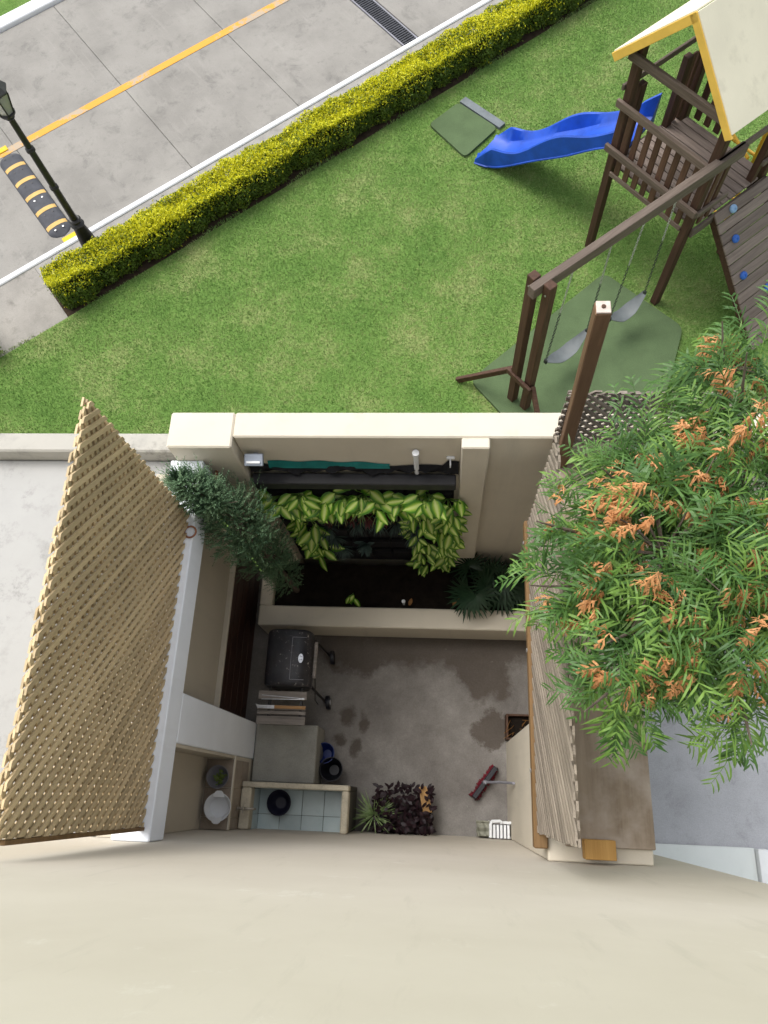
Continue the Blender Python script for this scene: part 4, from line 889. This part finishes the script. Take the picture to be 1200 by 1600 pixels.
for i in range(4): tuft('bromeliad', ORDN[i]+' dark wine-red bromeliad from the left in the panel', 'wine-red bromeliads', V(-1.02+i*.16, 2.43, 1.92), 18, .15, .022, M_wine)
FL = ['blue-grey fern right of the panel middle, top fern row', 'blue-grey fern in the panel middle, top fern row', 'blue-grey fern beside the right variegated columns, upper one', 'blue-grey fern left of the panel middle, top fern row',
      'blue-grey fern beside the right variegated columns, lower one', 'topmost blue-grey fern beside the left variegated column', 'middle blue-grey fern beside the left variegated column', 'lowest blue-grey fern beside the left variegated column']
for i, (x, z) in enumerate(((-.44, 1.72), (-.62, 1.75), (-.28, 1.6), (-.80, 1.72), (-.30, 1.35), (-1.12, 1.55), (-1.10, 1.25), (-1.06, .95))):
    t = tuft('fern', FL[i], 'blue-grey ferns', V(x, 2.43, z), 70, .17, .007, M_fern, spread=1.3, droop=1.2, part='fronds')
tuft('leafy_plant', 'dim olive leafy plant in the lower middle of the planted panel', None, V(-.78, 2.40, 1.15), 40, .14, .035, M_fern, part='leaves')
# fallen dry leaves in the bed
for i, (x, y) in enumerate(((.17, 1.985), (-.41, 2.02), (-.36, 1.95), (.12, 1.95))):
    if i == 1: continue
    mb = MB(); ribbon(mb, V(x, y, .425), (.3, 1, .1), .085, .042, .2, 5); o = mb.build('fallen_leaf', M_dry, loc=(x, y, .42)); tag(o, ('dry brown leaf on the planter soil near the fan palm', '', 'dry brown leaf beside the white sprinkler in the planter', 'smaller dry leaf on the planter soil left of the fan palm')[i], 'leaf', 'dry leaves on the planter soil')
# fan palm
def fanpalm(c, label, n, rad):
    t = thing('fan_palm', c, label, 'palm')
    for i in range(n):
        a = random.uniform(0, 2*PI) if i else -2.0; d = V(math.cos(a)*.8, math.sin(a)*.8, random.uniform(.8, 1.6)).normalized(); st = random.uniform(.18, .42); top = c+d*st
        MB().tube([c, c+d*st*.5+V(0, 0, .02), top], .006, 5).build('stalk', M_palm, t)
        mb = MB(); fd = V(d.x, d.y, -.1).normalized(); sd_ = fd.cross(V(0, 0, 1)).normalized()
        for j in range(17):
            an = -2.3+4.6*j/16; dd = fd*math.cos(an)+sd_*math.sin(an)+V(0, 0, .12); ribbon(mb, top, dd, rad*random.uniform(.85, 1.1), .026, .5, 4, .4)
        mb.build('fan_leaf', M_palm, t)
fanpalm(V(.36, 2.16, .42), 'dark green fan palm growing below the middle pilaster', 7, .26)
fanpalm(V(.66, 2.16, .42), 'dark fan palm in the planter corner beside the right lattice', 6, .24)
tuft('leafy_plant', 'low dark leafy plant in the planter beside the right lattice', None, V(.85, 2.0, .42), 40, .2, .03, M_palm, out=(0, -.2, 1), part='leaves')
# juniper leaning over the white beam
jr = thing('juniper', V(-1.62, 2.10, .4), 'leaning grey-green juniper reaching over the white beam', 'juniper')
jp = [V(-1.62, 2.10, .4), V(-1.62, 2.07, 1.2), V(-1.62, 2.05, 1.9), V(-1.67, 2.05, 2.55), V(-1.76, 2.07, 3.05), V(-1.95, 2.11, 3.42)]
MB().tube(jp, [.035, .03, .026, .02, .012, .004], 8).build('trunk', M_bark, jr, True)
def along(pts, q):
    q = max(0, min(.9999, q))*(len(pts)-1); i = int(q); return pts[i].lerp(pts[i+1], q-i)
vs_ = []; mbj = MB()
for i in range(3800):
    q = random.random()**.7; c = along(jp, .1+.9*q); rad = (.16+.3*q if q < .55 else .325*(1-(q-.55)/.48)+.05)*random.uniform(.15, 1.0)**.6*(.72+.28*math.sin(q*23))
    a = random.uniform(0, 2*PI); o_ = V(math.cos(a), math.sin(a), random.uniform(-.3, .6)); p = c+o_*rad
    p.z = min(p.z, 3.6); p.x = max(p.x, -2.1 if p.z > 3.12 else -1.88); p.y = min(p.y, 2.40)
    d = (o_*.8+V(-.25, .05, .75)+V(random.uniform(-.5, .5), random.uniform(-.5, .5), random.uniform(-.3, .3))).normalized(); L = random.uniform(.05, .10) if random.random() < .7 else random.uniform(.10, .18)
    o1 = d.orthogonal().normalized(); o2 = d.cross(o1)
    for j in range(16):
        qq = j/16; b_ = p+d*(L*qq); an = j*2.4; s_ = o1*math.cos(an)+o2*math.sin(an); ln = .024*(1-qq*.55); e = b_+(d*.9+s_*.9).normalized()*ln; w_ = d.cross(s_)*.0042
        vs_ += [b_-w_, b_+w_, e]
vs_ = np.array([tuple(v_) for v_ in vs_]); raw('foliage', vs_, np.arange(len(vs_)).reshape(-1, 3), M_jun, jr)
for i in range(14):
    q = .15+i*.05; c = along(jp, q); a = i*2.4; MB().tube([c, c+V(math.cos(a)*.12, math.sin(a)*.1, .06), c+V(max(-.3, math.cos(a)*.22), min(.25, math.sin(a)*.2), .15)], [.01, .006, .002], 5).build('branch', M_bark, jr)
pe = thing('pipe_stub', V(-1.86, 2.36, 2.9), 'short pipe stub at the end of the white beam', 'pipe')
MB().tube([(-1.86, 2.427, 2.86), (-1.83, 2.33, 2.93), (-1.84, 2.28, 3.0)], .016, 10).build('tube', M_copper, pe, True)
MB().lathe((-1.84, 2.279, 3.001), [(.013, 0), (.013, .002), (0, .002)], 10, (-.1, -.5, .7)).build('pipe_mouth', M_bpl, pe)
rg = thing('rope_ring', V(-1.93, 1.83, 3.09), 'rusty brown ring lying on the white beam at the lattice foot', 'ring')
MB().tube([V(-1.925+.045*math.cos(a), 1.82+.045*math.sin(a), 3.082) for a in np.linspace(0, 2*PI, 17)], .008, 6).build('loop', M_copper, rg, True)
# plants at the foot of the house wall
pl = thing('purple_plant', V(-.35, -.14, 0), 'dark purple leafy plant in a planter at the house wall', 'plant')
MB().b2((-.60, -.335, .005), (-.12, -.02, .22), .012).build('planter_box', M_pot, pl)
mb = MB()
for i in range(420):
    p = V(random.uniform(-.66, -.08), random.uniform(-.33, .10), random.uniform(.2, .48)); p.z -= max(0, p.y)*.8; d = V(random.uniform(-1, 1), random.uniform(-.8, 1), random.uniform(-.2, .8)); ribbon(mb, p, d, random.uniform(.04, .08), .035, .5, 3, random.uniform(-.8, .8))
mb.build('foliage', M_purple, pl)
mb = MB()
for i in range(30):
    p = V(random.uniform(-.55, -.15), random.uniform(-.3, -.05), .15); mb.tube([p, p+V(random.uniform(-.08, .08), random.uniform(-.05, .12), random.uniform(.15, .28))], .004, 4)
mb.build('stems', M_wine, pl)
tuft('spider_plant', 'green and white spider plant next to the sink', None, V(-.66, -.18, .30), 90, .28, .012, M_strap, out=(0, .35, .8), spread=1.0, droop=1.5)
MBp = MB().lathe((-.66, -.2, .005), [(.07, 0), (.095, .24), (.10, .25), (.085, .25), (.07, .2), (0, .2)], 20).build('plant_pot', M_pot, loc=(-.66, -.2, 0)); tag(MBp, 'dark pot holding the spider plant next to the sink', 'pot')
cb = thing('cardboard_piece', V(-.13, -.06, .3), 'torn piece of brown cardboard among the purple leaves', 'cardboard')
MB().prism([(-.215, .10, .38), (-.15, .11, .36), (-.115, .0, .33), (-.09, -.13, .33), (-.17, -.14, .36), (-.195, -.02, .38)], (.01, 0, .006)).build('sheet', M_card, cb)

# ================================================================== TREE at the right
tr_ = thing('broad_tree', V(2.25, 1.5, 0), 'ferny-leaved tree with orange dry tips at the right edge', 'tree')
tk = [V(2.25, 1.5, 0), V(2.2, 1.48, 1.5), V(2.0, 1.38, 3.0), V(1.7, 1.25, 4.3)]
MB().tube(tk, [.09, .08, .065, .045], 12).build('trunk', M_bark, tr_, True)
blobs = [((1.04, 1.12, 4.88), (.34, .36, .30), 1.0), ((1.43, 1.42, 4.85), (.36, .38, .32), 1.0), ((1.46, 1.86, 4.9), (.20, .24, .18), .4), ((.86, .74, 4.85), (.22, .26, .2), .5), ((1.2, .76, 4.8), (.27, .26, .25), .6),
         ((.60, .95, 4.82), (.10, .16, .10), .09), ((.62, 1.22, 4.85), (.10, .14, .10), .08), ((1.40, 2.06, 4.92), (.13, .14, .1), .17), ((.90, 1.46, 4.8), (.15, .16, .12), .2), ((1.15, 1.58, 4.8), (.18, .18, .16), .3), ((.78, .50, 4.8), (.12, .12, .12), .14), ((1.36, .42, 4.7), (.10, .10, .12), .1), ((1.18, .98, 4.7), (.34, .34, .25), .6), ((1.75, 1.1, 4.8), (.45, .5, .4), .9)]
for i, (c, r_, wt) in enumerate(blobs):
    c = Vector(c); st = tk[2].lerp(tk[3], random.random()); mid = st.lerp(c, .5)+V(0, 0, -.12)
    MB().tube([st, mid, c, c+(c-mid)*.35], [.03, .02, .01, .003], 7).build('limb', M_bark, tr_, True)
for i in range(70):
    c, r_, wt = random.choice(blobs[:5]+blobs[7:9]+blobs[12:14]); c = Vector(c); a = random.uniform(0, 2*PI); e = c+V(math.cos(a)*r_[0], math.sin(a)*r_[1], random.uniform(0, .9)*r_[2])*random.uniform(.8, 1.1)
    MB().tube([c-V(0, 0, .05), c.lerp(e, .5)+V(0, 0, .03), e], [.008, .005, .0022], 5).build('twig', M_bark, tr_)
fv, ff, fm = [], [], []
def frond(p, d, L, mat, nl=10, curl=.6, lw=.0075, ll=.05, dr=0):
    d = d.normalized(); side = d.cross(V(0, 0, 1)); side = side.normalized() if side.length > .05 else V(1, 0, 0)
    side = Quaternion(d, random.uniform(-.7, .7)) @ side; c = Vector(p); prev = c.copy()
    for i in range(nl):
        q = (i+1)/nl; d = (d+V(0, 0, -curl/nl)).normalized(); c = c+d*(L/nl); up = side.cross(d)
        o = len(fv); rw = up*.0012+side*.0014
        fv.extend([prev-rw, prev+rw, c+rw*.8, c-rw*.8]); ff.append((o, o+1, o+2, o+3)); fm.append(mat); prev = c.copy()
        l_ = ll*(.55+.75*math.sin(PI*(.15+.8*q)))*random.uniform(.85, 1.15)
        for s_ in (-1, 1):
            if random.random() < .12: continue
            ld = (d*random.uniform(.5, 1.1)+side*s_*random.uniform(.6, 1.0)+up*random.uniform(-.35, .45)+V(random.uniform(-.5, .5), random.uniform(-.5, .5), -1.1)*dr).normalized()
            wv = ld.cross(up).normalized()*lw*random.uniform(.8, 1.25); lq = l_*random.uniform(.65, 1.25)/3; bend = random.uniform(.1, .5)+curl*.18+dr*.5; pt_ = c; o = len(fv)
            fv.extend([c-wv*.35, c+wv*.35])
            for j, wq in enumerate((1.0, .85)):
                pt_ = pt_+ld*lq; ld = (ld+V(random.uniform(-1, 1)*dr, random.uniform(-1, 1)*dr, -bend)).normalized(); fv.extend([pt_-wv*wq, pt_+wv*wq])
            fv.append(pt_+ld*lq); ff.extend([(o, o+1, o+3, o+2), (o+2, o+3, o+5, o+4), (o+4, o+5, o+6, o+6)]); fm.extend((mat,)*3)
tw_ = sum(b_[2] for b_ in blobs)
NF = 1150
for bi, (c, r_, wt) in enumerate(blobs):
    c = Vector(c)
    for i in range(int(NF*wt/tw_)):
        a = random.uniform(0, 2*PI); zz = random.uniform(-.7, 1); rr = random.uniform(.25, 1)**.5; h_ = math.sqrt(max(0, 1-zz*zz))
        o_ = V(math.cos(a)*h_, math.sin(a)*h_, zz); p = c+V(o_.x*r_[0], o_.y*r_[1], o_.z*r_[2])*rr
        d = V(o_.x, o_.y, .15+.35*o_.z)+V(random.uniform(-.6, .6), random.uniform(-.6, .6), random.uniform(-.3, .4))
        lm = 1 if random.random() < (.42 if bi in (1, 4, 3, 11) else .26) else 0
        frond(p, d, random.uniform(.15, .31), lm, 8, random.uniform(.5, 2.0), random.uniform(.004, .006), random.uniform(.075, .12))
    for i in range(int(58*wt/tw_*4.2)):      # dry curled tips, hanging in bunches
        a = random.uniform(0, 2*PI); zz = random.uniform(.0, .9); h_ = math.sqrt(max(0, 1-zz*zz)); o_ = V(math.cos(a)*h_, math.sin(a)*h_, zz); p = c+V(o_.x*r_[0], o_.y*r_[1], o_.z*r_[2])*1.08+V(0, 0, .04)
        for j in range(random.choice((2, 2, 3, 4))): frond(p+V(random.uniform(-.03, .03), random.uniform(-.03, .03), 0), V(o_.x*.5, o_.y*.5-.2, .25)+V(random.uniform(-.5, .5), random.uniform(-.5, .5), 0), random.uniform(.05, .11), 2 if random.random() < .8 else 1, 6, 2.0, .0046, .06, .9)
# separate shoots reaching out of the crown
for p, d, L in (((.93, 1.58, 4.85), (-.1, .9, .5), .42), ((.84, 1.5, 4.85), (-.9, .5, .4), .30), ((1.52, 2.08, 4.95), (0, .9, .6), .40), ((1.36, 1.95, 4.95), (-.6, .9, .4), .26), ((.74, .44, 4.8), (.0, -.9, .0), .26), ((.80, .40, 4.75), (.2, -.8, .1), .22), ((1.30, .42, 4.7), (.2, -.7, .2), .26), ((.60, .85, 4.85), (-.6, -.3, .3), .14), ((.60, 1.2, 4.85), (-.9, .1, .3), .16), ((1.1, .55, 4.8), (-.1, -.8, .2), .2)):
    for k_ in range(3): frond(Vector(p)+V(.04*k_, .02*k_, 0), Vector(d)+V(random.uniform(-.25, .25), random.uniform(-.25, .25), 0), L*random.uniform(.7, 1), k_ % 2, 11, .5, .0048, .085)
ffq = [f_ for f_ in ff]
me = bpy.data.meshes.new('crown'); org = ORG[tr_.name]
me.from_pydata([tuple(v_-org) for v_ in fv], [], [f_[:3] if f_[3] == f_[2] else f_ for f_ in ffq])
for m_ in (M_fr_d, M_fr_l, M_fr_o): me.materials.append(m_)
me.polygons.foreach_set('material_index', fm); me.update()
o = bpy.data.objects.new('crown', me); col.objects.link(o); o.parent = tr_
